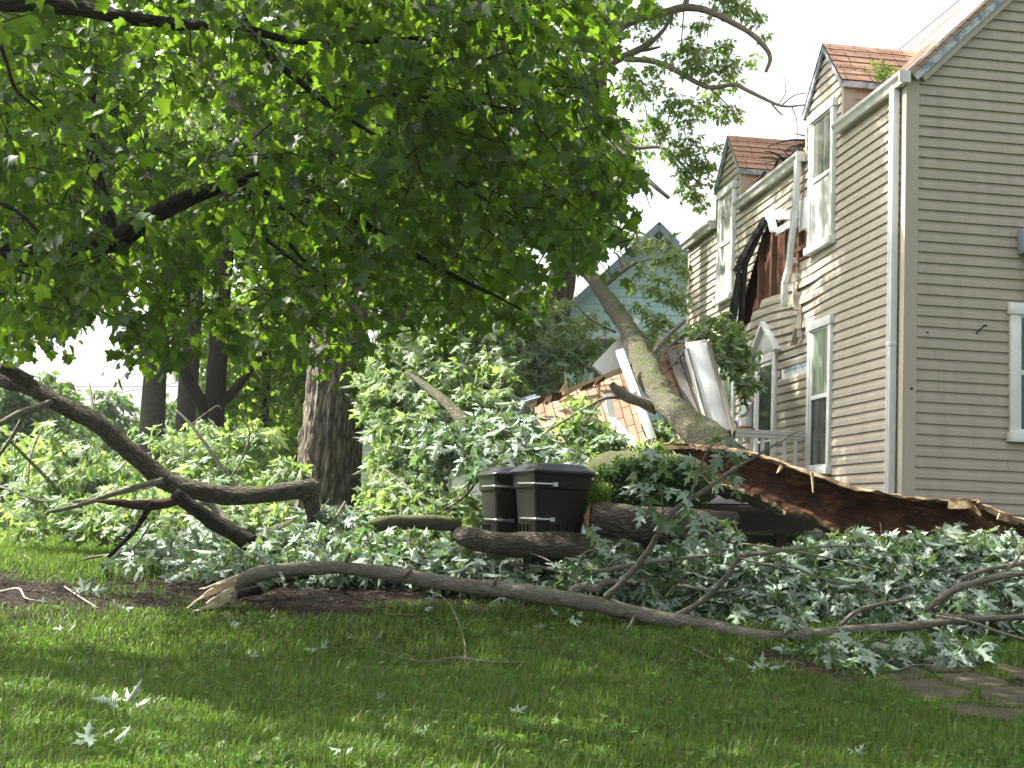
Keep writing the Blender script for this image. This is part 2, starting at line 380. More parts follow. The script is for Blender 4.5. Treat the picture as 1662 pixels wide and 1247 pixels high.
def shingle_mat(name, c1, c2, gap=(.05, .025, .015), coord='UV', sc=(1, 1, 1), rot=False):
    t = NT(name); uv = t.coord(coord, sc); br = t.n('ShaderNodeTexBrick')
    br.inputs['Color1'].default_value = (*c1, 1); br.inputs['Color2'].default_value = (*c2, 1); br.inputs['Mortar'].default_value = (*gap, 1)
    br.inputs['Scale'].default_value = 1; br.inputs['Mortar Size'].default_value = .006; br.inputs['Mortar Smooth'].default_value = .2
    br.inputs['Brick Width'].default_value = .32; br.inputs['Row Height'].default_value = .13; br.inputs['Bias'].default_value = 0
    t.lk(uv, br.inputs['Vector']); g = t.noise(t.coord('Object'), 140, 2); w = t.noise(t.coord('Object'), 2.5, 5, .65)
    c = t.mix(.5, br.outputs['Color'], t.ramp(g, [(.3, .25), (.7, .75)]), 'OVERLAY'); c = t.mix(t.ramp(w, [(.45, 0.), (.8, .55)]), c, tuple(x * .55 for x in c1))
    h = t.mix(.5, t.ramp(br.outputs['Fac'], [(0, 1.), (1, 0.)]), g)
    M[name] = t.done(t.pbsdf(c, .92, .15, t.bump(h, .7, .012)))
shingle_mat('shingle', (.38, .235, .16), (.47, .31, .22)); shingle_mat('shingle_dark', (.075, .08, .095), (.11, .115, .13))
def paint_mat():
    t = NT('white_paint'); ob = t.coord('Object'); a = t.noise(ob, 3, 6, .7); b = t.noise(t.coord('Object', (1, 1, .3)), 14, 5, .7)
    c = t.ramp(a, [(.3, (.66, .665, .66)), (.7, (.80, .80, .79))]); c = t.mix(t.ramp(b, [(.6, 0.), (.72, .6)]), c, (.36, .33, .29))
    M['white_paint'] = t.done(t.pbsdf(c, .5, .3, t.bump(b, .25, .004)))
    t = NT('peeling'); a = t.noise(t.coord('Object'), 9, 6, .7); c = t.ramp(a, [(.44, (.17, .22, .28)), (.56, (.50, .53, .56))]); M['peeling'] = t.done(t.pbsdf(c, .6, .3, t.bump(a, .4, .01)))
    t = NT('glass_dark'); a = t.noise(t.coord('Object', (1, 1, .4)), 1.6, 3); c = t.ramp(a, [(.4, (.012, .014, .018)), (.65, (.05, .055, .06))])
    M['glass_dark'] = t.done(t.pbsdf(c, .04, .6))
    t = NT('glass_curtain_reflection'); w = t.noise(t.coord('Object', (9, 9, .25)), 1.5, 3); c = t.ramp(w, [(.3, (.14, .19, .13)), (.7, (.34, .37, .30))]); M['glass_curtain_reflection'] = t.done(t.pbsdf(c, .06, .5))  # curtain folds, with the green reflection of the trees painted into the colour
    t = NT('glass_lace'); w = t.noise(t.coord('Object', (14, 14, .3)), 1.5, 3); c = t.ramp(w, [(.3, (.30, .31, .29)), (.7, (.60, .60, .56))]); M['glass_lace'] = t.done(t.pbsdf(c, .07, .5))
    t = NT('window_dark'); w = t.noise(t.coord('Object', (5, 5, .2)), 1.5, 3); c = t.ramp(w, [(.35, (.03, .035, .035)), (.7, (.17, .17, .155))]); M['window_dark'] = t.done(t.pbsdf(c, .06, .5))
paint_mat()
plain_mat('aluminium', (.66, .68, .68), .42, .4, .12, 8); plain_mat('gutter', (.58, .585, .55), .45, .4, .3, 7)
plain_mat('wrap', (.78, .79, .80), .5, .3, .08, 8); plain_mat('ink', (.10, .24, .33), .7, .1)
plain_mat('boards_red', (.115, .05, .032), .85, .15, .6, 6, .3, sc3=(1, 1, .4)); plain_mat('tar', (.02, .019, .018), .8, .2, .5, 9, .5); plain_mat('studs', (.22, .125, .075), .8, .2, .35, 9)
plain_mat('torn_wood', (.56, .47, .34), .85, .15, .35, 14, .5); plain_mat('raw_wood', (.42, .31, .19), .85, .2, .35, 10, .3); plain_mat('grey_wood', (.17, .155, .135), .85, .2, .4, 12, .4)
plain_mat('brown_board', (.055, .043, .034), .7, .25, .35, 5, .2); plain_mat('bin_plastic', (.010, .009, .0092), .36, .45, .35, 3, .08)
plain_mat('lid_plastic', (.013, .015, .02), .38, .4, .3, 4, .06); plain_mat('steel', (.55, .56, .58), .3, .5, .15, 20, 0, 1.)
plain_mat('green_plastic', (.01, .12, .07), .4, .4); plain_mat('blue_label', (.03, .12, .35), .5, .3); plain_mat('orange', (.5, .2, .06), .7, .2, .4, 20)
plain_mat('conduit_grey', (.25, .3, .36), .5, .4); plain_mat('rubble', (.30, .28, .25), .9, .1, .3, 9, .4); plain_mat('end_grain', (.36, .20, .13), .9, .1, .45, 14, .6)
plain_mat('moss', (.06, .085, .02), .95, .1, .5, 18, 1.)
def stone_mat():
    t = NT('flagstone'); ob = t.coord('Object'); a = t.noise(ob, 3.5, 6, .65); b = t.noise(ob, 26, 6, .75); d = t.noise(ob, 6, 6, .7, .6)
    c = t.ramp(t.mix(.4, a, b), [(.3, (.036, .030, .02)), (.55, (.085, .070, .048)), (.75, (.14, .112, .078))])
    c = t.mix(t.ramp(d, [(.48, 0.), (.62, .85)]), c, (.042, .052, .018)); c = t.mix(t.ramp(t.noise(ob, 11, 5, .7), [(.60, 0.), (.68, .9)]), c, (.03, .021, .015))
    M['flagstone'] = t.done(t.pbsdf(c, .9, .2, t.bump(t.mix(.5, b, d), .9, .015)))
stone_mat()
def ground_mat():
    t = NT('lawn_soil'); ob = t.coord('Object'); a = t.noise(ob, .9, 5, .6); b = t.noise(ob, 9, 6, .7); f = t.noise(ob, 45, 4, .7)
    soil = t.ramp(t.mix(.5, b, f), [(.3, (.013, .009, .007)), (.6, (.036, .026, .02)), (.8, (.09, .068, .05))])
    gr = t.ramp(t.mix(.5, b, f), [(.3, (.018, .035, .007)), (.7, (.05, .09, .016))])
    at_ = t.n('ShaderNodeAttribute'); at_.attribute_name = 'bare'
    c = t.mix(at_.outputs['Fac'], gr, soil)
    M['lawn_soil'] = t.done(t.pbsdf(c, .95, .1, t.bump(f, .8, .03)))
ground_mat()

# ------------------------------------------------------------------ ground
PA, PB = onground(1400, 1084)[:2], onground(1700, 1140)[:2]
def bare(x, y):
    x = np.asarray(x, float); y = np.asarray(y, float)
    n = np.sin(x * 1.7 + 2) * np.sin(y * 2.3 + x) + .6 * np.sin(x * 4.1 + y * 1.3) * np.sin(y * 5.3 - x * .7) + .4 * np.sin(x * 9.3 - y * 3) * np.sin(y * 8.7 + x * 2)
    band = np.exp(-((y - (10.9 - .10 * x)) / 1.15) ** 2) * (1 - sstep(-1.4, .6, x)) * .95
    under = sstep(11.1, 11.8, y) * sstep(-3.3, -2.3, x) * (1 - sstep(16, 19, y)) * 1.3
    left = sstep(12.3, 12.9, y) * (1 - sstep(-3.2, -2.5, x)) * -.9
    q = np.clip(((x - PA[0]) * (PB[0] - PA[0]) + (y - PA[1]) * (PB[1] - PA[1])) / ((PB - PA) ** 2).sum(), -.1, 2); pd = np.hypot(x - PA[0] - q * (PB[0] - PA[0]), y - PA[1] - q * (PB[1] - PA[1]))
    path = 1.0 * (1 - sstep(.42, .75, pd)) * (.75 + .5 * n)
    return np.clip(path + band + under + left + (.2 + .2 * sstep(6, 8, y)) * n - .14 + .16 * sstep(6, 9, y), 0, 1)
def build_ground():
    xs = np.concatenate([np.linspace(-160, -12, 20), np.linspace(-11.5, 12, 150), np.linspace(13, 160, 20)])
    ys = np.concatenate([np.linspace(-40, 2.5, 15), np.linspace(3, 22, 150), np.linspace(23, 220, 30)])
    X, Y = np.meshgrid(xs, ys); Z = ground(X, Y); V = np.stack([X, Y, Z], -1).reshape(-1, 3); nx, ny = len(xs), len(ys)
    i, j = np.meshgrid(np.arange(ny - 1), np.arange(nx - 1), indexing='ij'); i = i.ravel(); j = j.ravel()
    lo = np.stack([i * nx + j, i * nx + j + 1, (i + 1) * nx + j + 1, (i + 1) * nx + j], 1).ravel()
    o = mesh_obj('ground', V, np.full(len(i), 4), lo, M['lawn_soil'], None, True); tag(o, kind='structure')
    at_ = o.data.attributes.new('bare', 'FLOAT', 'POINT'); at_.data.foreach_set('value', bare(V[:, 0], V[:, 1]).astype(np.float32))
build_ground()
STONES = [[(1398, 1077), (1478, 1084), (1512, 1098), (1500, 1108), (1448, 1110), (1402, 1092)],
          [(1452, 1060), (1538, 1063), (1530, 1078), (1470, 1076)],
          [(1484, 1082), (1546, 1077), (1590, 1086), (1574, 1096), (1520, 1096)],
          [(1518, 1099), (1580, 1097), (1640, 1110), (1628, 1122), (1570, 1124), (1516, 1106)],
          [(1440, 1112), (1512, 1108), (1556, 1122), (1582, 1130), (1556, 1144), (1506, 1144), (1470, 1130)],
          [(1586, 1127), (1640, 1121), (1720, 1132), (1700, 1152), (1610, 1152)],
          [(1512, 1150), (1560, 1148), (1606, 1155), (1680, 1157), (1650, 1176), (1560, 1168)],
          [(1612, 1080), (1660, 1090), (1720, 1110), (1650, 1108)]]
stone_xy = []
SL = ['mossy flagstone at the grassy left end of the garden path', 'flagstone half hidden under fallen leaves at the back of the path', 'grey flagstone beneath the bent twig on the path', 'brownish flagstone in the middle of the path',
      'large mossy flagstone beside the lawn edge, with a dirt clump on it', 'wide mossy flagstone cut off by the picture edge', 'frontmost flagstone of the path, overgrown by grass', 'small flagstone at the far grass side of the path']
for k, (pl, lab) in enumerate(zip(STONES, SL)):
    p = np.array([onground(*q) for q in pl]); c = p.mean(0); p = c + (p - c) * 1.0
    # subdivided rounded outline
    q = []
    for i in range(len(p)):
        a, b = p[i], p[(i + 1) % len(p)]
        for t in (.12, .5, .88): q.append(a + (b - a) * t + np.append(rng.normal(0, .006, 2), 0))
    q = np.array(q); top = q.copy(); top[:, 2] = ground(top[:, 0], top[:, 1]) + .012 + .004 * (k % 3)
    inn = c + (top - c) * .95; inn[:, 2] = top[:, 2] + .008 + rng.normal(0, .002, len(top)); bot = top.copy(); bot[:, 2] -= .09
    mb = MB(); n = len(q)
    for i in range(n):
        j = (i + 1) % n; mb.poly([bot[i], bot[j], top[j], top[i]]); mb.poly([top[i], top[j], inn[j], inn[i]])
    mb.poly(list(inn))
    tag(mb.build('flagstone', M['flagstone']), lab, 'flagstone', 'flagstones of the garden path'); stone_xy.append(p[:, :2])

def build_grass(n=540000):
    Y = 4.6 + (15.5 - 4.6) * rng.random(n) ** 1.25; X = rng.uniform(-1, 1.25, n) * (.43 * Y + .5)
    b = bare(X, Y); keep = rng.random(n) > b * 1.02
    for p in stone_xy: c_ = p.mean(0); keep &= ~(inpoly(X, Y, [tuple(c_ + (q - c_) * .93) for q in p]) & (rng.random(n) < .995))
    far = (Y > 11.8) & (X > -2.6); keep &= ~far
    X, Y = X[keep], Y[keep]; n = len(X); Z = ground(X, Y)
    cl = .6 + .5 * np.sin(X * 2.1 + Y) * np.sin(Y * 1.9 - X * .8) + .35 * np.sin(X * 6.7) * np.sin(Y * 7.1)
    Lh = np.clip(rng.gamma(5, .0088, n) * (.75 + .35 * cl), .015, .13); w = rng.uniform(.0016, .0031, n) * (.8 + Y * .07)
    a = rng.uniform(0, 6.28, n); lean = np.abs(rng.normal(0, .45, n)) + .15; dx, dy = np.cos(a), np.sin(a)
    px, py = -dy * w, dx * w; O = np.stack([X, Y, Z - .005], 1); D = np.stack([dx, dy, 0 * dx], 1); Q = np.stack([px, py, 0 * px], 1)
    mid = O + D * (Lh * lean * .35)[:, None] + np.array([0, 0, 1.]) * (Lh * .62)[:, None]
    tip = O + D * (Lh * lean)[:, None] + np.array([0, 0, 1.]) * (Lh * np.clip(1.05 - .3 * lean, .3, 1))[:, None]
    V = np.stack([O - Q, O + Q, mid + Q * .8, mid - Q * .8, tip], 1).reshape(-1, 3); base = (np.arange(n) * 5)[:, None]
    lo = np.concatenate([base + np.array([0, 1, 2, 3]), base + np.array([3, 2, 4])], 1).ravel(); pn = np.tile([4, 3], n)
    tag(mesh_obj('lawn_grass', V, pn, lo, M['grass_blade']), 'short shaded lawn grass growing over the front yard', 'grass', kind='stuff')
    # broad-leaved weeds between the blades
    m = 9000; Y = 4.7 + 6.8 * rng.random(m) ** 1.2; X = rng.uniform(-1, 1, m) * (.43 * Y); k = (bare(X, Y) < .6) & (np.sin(X * 2.9 + 1) * np.sin(Y * 3.3) + rng.normal(0, .5, m) > .2)
    for p in stone_xy: k &= ~inpoly(X, Y, [tuple(q) for q in p])
    X, Y = X[k], Y[k]; m = len(X); P = np.stack([X, Y, ground(X, Y) + .015 + rng.random(m) * .035], 1)
    a = rng.uniform(0, 6.28, m); T = np.stack([np.cos(a), np.sin(a), rng.uniform(-.2, .5, m)], 1); N = np.array([0, 0, 1.]) + rng.normal(0, .35, (m, 3))
    arr = leaf_arrays(P, T, N, rng.uniform(.022, .06, m), [(0, 0), (.22, .12), (.38, .45), (.28, .8), (0, 1.)], .3, .4)
    tag(mesh_obj('lawn_weeds', arr[0], arr[1], arr[2], M['weed_leaf']), 'small round leaved weeds dotted through the lawn', 'weeds', kind='stuff')
    # crumbs, chips and dead bits on the bare soil
    m = 26000; Y = 7.2 + 5.4 * rng.random(m); X = rng.uniform(-1, 1, m) * (.42 * Y); k = rng.random(m) < bare(X, Y); X, Y = X[k], Y[k]; m = len(X)
    P = np.stack([X, Y, ground(X, Y) + .006], 1); a = rng.uniform(0, 6.28, m); T = np.stack([np.cos(a), np.sin(a), rng.normal(0, .2, m)], 1)
    arr = leaf_arrays(P, T, np.array([0, 0, 1.]) + rng.normal(0, .5, (m, 3)), rng.uniform(.012, .05, m), [(0, 0), (.14, .3), (.1, .8), (0, 1.)], .6, .6)
    tag(mesh_obj('soil_litter', arr[0], arr[1], arr[2], M['twig']), 'brown bark crumbs and dead bits on the bare soil', 'litter', kind='stuff')
build_grass()
def far_grass(n=60000):
    Y = 11.9 + 16 * rng.random(n); X = -rng.random(n) * (.46 * Y + 1) - .05 * Y + rng.random(n) * .06 * Y; Z = ground(X, Y); k = rng.random(n) > bare(X, Y) * .8; X, Y, Z = X[k], Y[k], Z[k]; n = len(X)
    a = rng.uniform(0, 6.28, n); w = .0075; h = rng.uniform(.05, .12, n); dx, dy = np.cos(a), np.sin(a)
    O = np.stack([X, Y, Z - .005], 1); Q = np.stack([-dy * w, dx * w, 0 * dx], 1); T = O + np.stack([dx * h * .4, dy * h * .4, h], 1)
    V = np.stack([O - Q, O + Q, T], 1).reshape(-1, 3)
    tag(mesh_obj('distant_grass', V, np.full(n, 3), np.arange(3 * n), M['grass_blade']), 'sunlit grass strip beyond the bare soil at left', 'grass', kind='stuff')
far_grass()

# ------------------------------------------------------------------ the beige house
A0 = np.array([4.12, 13.5, 0.]); YAW = math.radians(7.23)
UU = np.array([-math.sin(YAW), math.cos(YAW), 0]); VV = np.array([math.cos(YAW), math.sin(YAW), 0])
def HP(p): return A0 + UU * p[0] + VV * p[1] + np.array([0, 0, p[2]])     # (along the front, into the house, up)
HL, HD, EAVE, CO = 8.78, 7.4, 5.93, .1143
HOLE = [(4.52, 5.45), (4.0, 5.24), (3.25, 5.0), (2.86, 4.92), (2.86, 4.60), (3.1, 4.55), (3.68, 4.28), (4.4, 4.22), (5.3, 4.0), (5.95, 3.75), (5.6, 4.35), (5.15, 4.85)]
house = thing('siding_house', 'storm damaged tan sided house with two dormers and a torn hole in its front', 'house', tuple(HP((HL / 2, HD / 2, .3))))
def warp(u, w):   # crumpled cladding under the hole
    d = math.exp(-((u - 4.4) / 1.5) ** 2 - ((w - 4.0) / .45) ** 2); e = math.exp(-((u - 3.1) / .5) ** 2 - ((w - 3.9) / .7) ** 2)
    return .05 * d + .02 * e * math.sin(w * 21), .03 * d * math.sin(u * 1.6) - .05 * math.exp(-((u - 3.0) / .7) ** 2 - ((w - 4.2) / .6) ** 2)
def hole_span(w):
    xs = []
    n = len(HOLE)
    for i in range(n):
        (a, b), (c, d) = HOLE[i], HOLE[(i + 1) % n]
        if (b > w) != (d > w): xs.append(a + (c - a) * (w - b) / (d - b))
    return (min(xs), max(xs)) if xs else None
def front_course(mb, w, u0, u1, mat=0):
    us = np.linspace(u0, u1, max(2, int((u1 - u0) / .22) + 1))
    prof = [(0, .002), (0, .026), (.056, .024), (.068, .012), (CO + .004, .002)]
    for a, b in zip(us[:-1], us[1:]):
        for (z0, o0), (z1, o1) in zip(prof[:-1], prof[1:]):
            P = []
            for uu, zz, oo in ((a, z0, o0), (b, z0, o0), (b, z1, o1), (a, z1, o1)):
                ov, dz = warp(uu, w); P.append((uu, -(oo + ov), w + zz + dz))
            mb.poly(P)
mb = MB(HP); w = 1.02
while w < EAVE - .04:
    spans = [(0.0, HL)]; h = hole_span(w + .05)
    if h: spans = [(0, h[0] + rng.normal(0, .03)), (h[1] + rng.normal(0, .02), HL)]
    if 3.02 < w + .05 < 3.24:
        spans = [(0, 2.8), (3.86, HL)]
    for a, b in spans: front_course(mb, w, a, b)
    w += CO
front = mb.build('front_wall', M['vinyl_front'], house)
mb = MB(HP)                                     # sheathing behind the cladding, body of the house
mb.box(-.0, HL, .09, .15, .2, EAVE)
mb.build('sheathing', M['boards_red'], house)
mb = MB(HP)
mb.box(0, 4.3, .0, .085, 1.0, 3.55); mb.box(0, 2.84, 0, .085, 3.55, EAVE); mb.box(6.0, HL, 0, .085, 1.0, EAVE); mb.box(4.3, 6.0, 0, .085, 1., 3.7); mb.box(2.84, 6.0, 0, .085, 5.48, EAVE)
mb.box(-.0, HL, .005, .09, .2, 1.0)
mb.build('backing_board', M['wrap'], house)
mb = MB(HP)
for u in (3.1, 3.42, 3.95, 4.5, 5.05): mb.box(u - .035, u + .035, .02, .088, 3.6, 5.4)
mb.box(2.87, 3.5, .012, .06, 4.70, 4.76); mb.box(2.87, 3.3, .008, .05, 4.56, 4.60)
mb.build('wall_stud', M['studs'], house, split=True)
mb = MB(HP)                                      # torn tar paper hanging on the left of the hole
for k in range(9):
    t = k / 8; u0 = 4.55 + 1.45 * t; off = .03 * (k % 3) + .02
    P0 = (4.5 + .05 * rng.normal(), -off, 5.44 - .05 * t); Pm = (5.0 + .3 * t + .05 * rng.normal(), -off - .10 - .05 * rng.random(), 4.85 - .1 * t); P1 = (5.45 + .38 * t + .08 * rng.normal(), -off - .12 * rng.random(), 4.15 - .5 * rng.random() - .1 * t)
    wd = .12
    for a, b in ((P0, Pm), (Pm, P1)):
        mb.poly([a, b, (b[0] + wd, b[1] - .05, b[2] + .05), (a[0] + wd * .4, a[1] - .02, a[2])])
mb.build('torn_tar_paper', M['tar'], house)
mb = MB(HP)                                      # torn white flashing strips hanging at the top of the hole
mb.beam((4.55, -.06, 5.46), (3.3, -.05, 5.18), .03, .13); mb.beam((4.3, -.08, 5.42), (3.85, -.16, 5.05), .015, .12, up=(0, 1, 0)); mb.beam((3.9, -.12, 5.06), (3.3, -.05, 5.1), .02, .10); mb.box(2.87, 3.25, -.03, 0, 4.93, 5.35)
mb.build('torn_flashing', M['white_paint'], house, split=True)
mb = MB(HP)                                      # crumpled strips right of the hole
mb.beam((3.30, -.05, 4.25), (3.08, -.10, 3.86), .03, .06, up=(0, 1, 0)); mb.beam((3.06, -.06, 3.95), (3.0, -.09, 3.5), .05, .03); mb.beam((3.0, -.1, 3.62), (3.16, -.10, 3.42), .09, .02); mb.beam((3.45, -.05, 4.62), (3.25, -.07, 4.50), .10, .03)
mb.build('crumpled_strip', M['trim_tan'], house, split=True)
mb = MB(HP); mb.box(2.8, 3.86, -.010, -.002, 2.98, 3.28); wp = mb.build('house_wrap', M['wrap'], house)
for txt, u, sz in (('rxuoou', 3.78, .17), ('repou', 3.20, .17)):
    cu = bpy.data.curves.new('lettering', 'FONT'); cu.body = txt; cu.size = sz; cu.extrude = .001; cu.materials.append(M['ink']); cu.space_character = 1.0
    tmp = bpy.data.objects.new('lettering_source', cu); o = bpy.data.objects.new('lettering', bpy.data.meshes.new_from_object(tmp)); bpy.data.objects.remove(tmp)
    COL.objects.link(o); o.parent = wp
    m = Matrix.Identity(4); X_, Z_ = Vector(-UU), Vector((0, 0, 1)); Y_ = X_.cross(Z_)
    m.col[0][:3] = X_; m.col[1][:3] = Z_; m.col[2][:3] = X_.cross(Z_); m.translation = Vector(HP((u, -.012, 3.12))); o.matrix_world = m
# gable end
mb = MB(HP); w = .95
def gable_lim(z): return max(0., z - EAVE), HD - max(0., z - EAVE)
while w < EAVE + HD / 2 - .1:
    prof = [(0, .002), (0, .026), (.056, .024), (.068, .012), (CO + .004, .002)]
    for (z0, o0), (z1, o1) in zip(prof[:-1], prof[1:]):
        a0, b0 = gable_lim(w + z0); a1, b1 = gable_lim(w + z1)
        if z0 == 0 and z1 == 0: jt = sorted(rng.uniform(.03, .97, 2))
        cuts = [0, jt[0], jt[0] + .0007, 1] if jt[1] > .72 else [0, 1]
        for i, (t0, t1) in enumerate(zip(cuts[:-1], cuts[1:])):
            if i % 2: continue
            mb.poly([(-o0, a0 + (b0 - a0) * t0, w + z0), (-o0, a0 + (b0 - a0) * t1, w + z0), (-o1, a1 + (b1 - a1) * t1, w + z1), (-o1, a1 + (b1 - a1) * t0, w + z1)])
    w += CO
mb.build('gable_wall', M['vinyl'], house)
mb = MB(HP); mb.poly([(0, .001, .1), (0, HD, .1), (0, HD, EAVE), (0, HD / 2, EAVE + HD / 2), (0, .001, EAVE)]); mb.poly([(HL, 0, .1), (HL, HD, .1), (HL, HD, EAVE), (HL, HD / 2, EAVE + HD / 2), (HL, 0, EAVE)]); mb.box(.01, HL - .01, HD - .1, HD, .1, EAVE)
mb.box(-.03, HL, -.03, HD, .1, .94)
mb.build('foundation', M['grey_wood'], house)
mb = MB(HP)                                      # corner boards
mb.box(-.034, .0, -.034, .10, .95, EAVE + .02); mb.box(0.0, .085, -.034, 0.0, .95, EAVE); mb.box(HL - .085, HL + .034, -.034, .0, .95, EAVE); mb.box(-.034, -.004, .1, .112, .95, EAVE + .05)
mb.build('corner_trim', M['trim_tan'], house, split=True)
mb = MB(HP); r2 = math.sqrt(2)                   # roof
def roof_pt(u, s, n): return (u, .02 + s / r2 - n / r2, EAVE - .05 + s / r2 + n / r2)   # s up the slope, n out of it
LS = (HD / 2 - .02) * r2
def roof_slab(u0, u1, s0, s1, n0, n1):
    P = [roof_pt(a, s_, n_) for a in (u0, u1) for s_ in (s0, s1) for n_ in (n0, n1)]
    for q in ((0, 1, 3, 2), (4, 6, 7, 5), (0, 4, 5, 1), (2, 3, 7, 6), (0, 2, 6, 4), (1, 5, 7, 3)):
        mb.poly([P[i] for i in q], uv=[((P[i][0]), (P[i][2] - EAVE) * r2) for i in q])
EVE = [(-.13, 1.76), (3.04, 5.86), (7.14, HL + .1)]
roof_slab(-.13, HL + .1, .13, LS, .05, .085)
for a, b in EVE: roof_slab(a, b, 0, .13, .05, .085)
for k in range(int(LS / .13)):
    for a, b in (EVE if k < 1 else [(-.14, HL + .1)]): roof_slab(a, b, k * .13, k * .13 + .135, .085, .095)
P = [(-.13, HD / 2, EAVE + HD / 2 + .08), (HL + .1, HD / 2, EAVE + HD / 2 + .08), (HL + .1, HD + .16, EAVE - .08), (-.13, HD + .16, EAVE - .08)]; mb.poly(P, uv=[(0, 0), (9, 0), (9, 5), (0, 5)])
mb.build('roof', M['shingle'], house)
mb = MB(HP)                                      # rake board along the gable edge
a, b = roof_pt(-.10, .02, .045), roof_pt(-.10, LS, .045); mb.beam(a, b, .03, .15, up=(0, -1, 1))
a2, b2 = roof_pt(-.055, .10, -.06), roof_pt(-.055, LS, -.06)
mb.build('rake_board', M['peeling'], house, split=True)
mb = MB(HP); mb.beam(a2, b2, .06, .07, up=(0, -1, 1)); mb.build('rake_trim', M['trim_tan'], house, split=True)
mb = MB(HP)
for a, b in EVE: mb.box(max(a, .09), b, -.05, .0, EAVE - .09, EAVE - .01)
mb.build('soffit', M['trim_tan'], house)
def gutter(u0, u1):
    mb = MB(HP); pr = [(0, EAVE + .02), (-.004, EAVE - .085), (-.075, EAVE - .095), (-.095, EAVE - .05), (-.125, EAVE - .012), (-.128, EAVE + .02), (-.112, EAVE + .022), (-.11, EAVE - .005), (-.07, EAVE - .08), (-.012, EAVE - .075), (-.012, EAVE + .02)]
    pr = [(v - .03, z) for v, z in pr]
    n = len(pr)
    for i in range(n):
        (v0, z0), (v1, z1) = pr[i], pr[(i + 1) % n]; mb.poly([(u0, v0, z0), (u1, v0, z0), (u1, v1, z1), (u0, v1, z1)])
    for u in (u0, u1): mb.poly([(u, v, z) for v, z in pr[:7]])
    mb.box(u0 - .012, u0 + .004, -.16, -.03, EAVE - .1, EAVE + .026)
    mb.build('gutter', M['gutter'], house)
gutter(-.12, 1.84); gutter(3.04, 5.86); gutter(7.12, 8.95)
def spout(name, pts, w_=.075, d_=.06):
    mb = MB(HP)
    for a, b in zip(pts[:-1], pts[1:]):
        mb.beam(a, b, w_, d_, up=(0, 1, 0))
        for k in (-1, 0, 1): mb.beam((a[0] + k * .022, a[1] - d_ / 2 - .002, a[2]), (b[0] + k * .022, b[1] - d_ / 2 - .002, b[2]), .012, .008, up=(0, 1, 0))
    q = pts[0]; mb.box(q[0] - w_ * .56, q[0] + w_ * .56, q[1] - d_ * .58, q[1] + d_ * .5, 3.02, 3.07) if len(pts) == 2 else None
    return bevel(mb.build(name, M['aluminium'], house), .006)
spout('downspout', [(.155, -.085, EAVE - .06), (.155, -.085, .45)], .105, .075)
spout('downspout', [(3.13, -.10, EAVE - .07), (3.16, -.115, 5.2), (3.24, -.16, 4.42), (3.20, -.22, 4.22), (3.26, -.20, 3.93)], .085, .07)
# windows and door
def window(u0, u1, z0, z1, fr=.085, rail=None, panes=('glass_dark', 'window_dark'), parent=None, sill=True, gable=False, off=0.):
    def X(p): return HP((-p[1], p[0], p[2])) if gable else HP((p[0], -p[1], p[2]))   # local: along, outwards, up
    par = parent or house; mb = MB(X); o1, o0 = .062 + off, -.02
    mb.box(u0, u0 + fr, o0, o1, z0 + fr, z1 - fr); mb.box(u1 - fr, u1, o0, o1, z0 + fr, z1 - fr); mb.box(u0 - .02, u1 + .02, o0, o1 + .014, z1 - fr, z1 + .02)
    mb.box(u0 - .025, u1 + .025, o0, o1 + .035, z0, z0 + fr)
    i = .028; a0, a1, b0, b1 = u0 + fr, u1 - fr, z0 + fr, z1 - fr; rail = rail or (b0 + b1) / 2
    mb.box(a0, a0 + i, o0, o1 - .018, b0, b1); mb.box(a1 - i, a1, o0, o1 - .018, b0, b1); mb.box(a0 + i, a1 - i, o0, o1 - .018, b1 - i, b1); mb.box(a0 + i, a1 - i, o0, o1 - .02, b0, b0 + i + .01); mb.box(a0 + i, a1 - i, o0, o1 - .012, rail - .025, rail + .025)
    wf = bevel(mb.build('window', M['white_paint'], par), .004)
    sub = wf if par is house else par
    mb = MB(X); mb.box(a0 + .01, a1 - .01, o0, .038 + off, rail, b1 - .01); mb.build('upper_pane', M[panes[0]], sub)
    mb = MB(X); mb.box(a0 + .01, a1 - .01, o0, .033 + off, b0 + .01, rail); mb.build('lower_pane', M[panes[1]], sub)
window(1.98, 2.76, 1.72, 3.62, panes=('glass_curtain_reflection', 'window_dark'), rail=2.68)
window(5.88, 6.66, 1.72, 3.62, panes=('glass_curtain_reflection', 'window_dark'), rail=2.68)
window(1.15, 2.02, 2.06, 3.52, fr=.10, panes=('glass_dark', 'glass_dark'), rail=2.80, gable=True)
mb = MB(HP)
for u0, u1 in ((4.14 - .15, 4.14 - .02), (4.72 + .02, 4.72 + .15)): mb.box(u0, u1, -.06, 0, 1.36, 3.44)
mb.box(4.12, 4.74, -.06, 0, 3.34, 3.46)
cu_ = 4.43
mb.poly([(3.93, -.065, 3.46), (4.93, -.065, 3.46), (cu_, -.065, 3.84)]); mb.poly([(3.93, 0, 3.46), (4.93, 0, 3.46), (4.93, -.065, 3.46), (3.93, -.065, 3.46)])
for s_ in (-1, 1): mb.beam((cu_ + s_ * .58, -.06, 3.43), (cu_, -.06, 3.885), .14, .06, up=(0, 0, 1))
door = bevel(mb.build('door', M['white_paint'], house), .004)
mb = MB(HP); mb.box(4.14, 4.72, -.036, 0, 1.42, 3.32); mb.build('door_glass', M['glass_dark'], door)
mb = MB(HP); mb.box(4.12, 4.15, -.045, 0, 1.37, 3.34); mb.box(4.70, 4.74, -.045, 0, 1.37, 3.34); mb.box(4.15, 4.70, -.04, -.002, 3.29, 3.335); mb.box(4.15, 4.70, -.04, -.002, 2.22, 2.25); mb.build('door_frame', M['white_paint'], door)
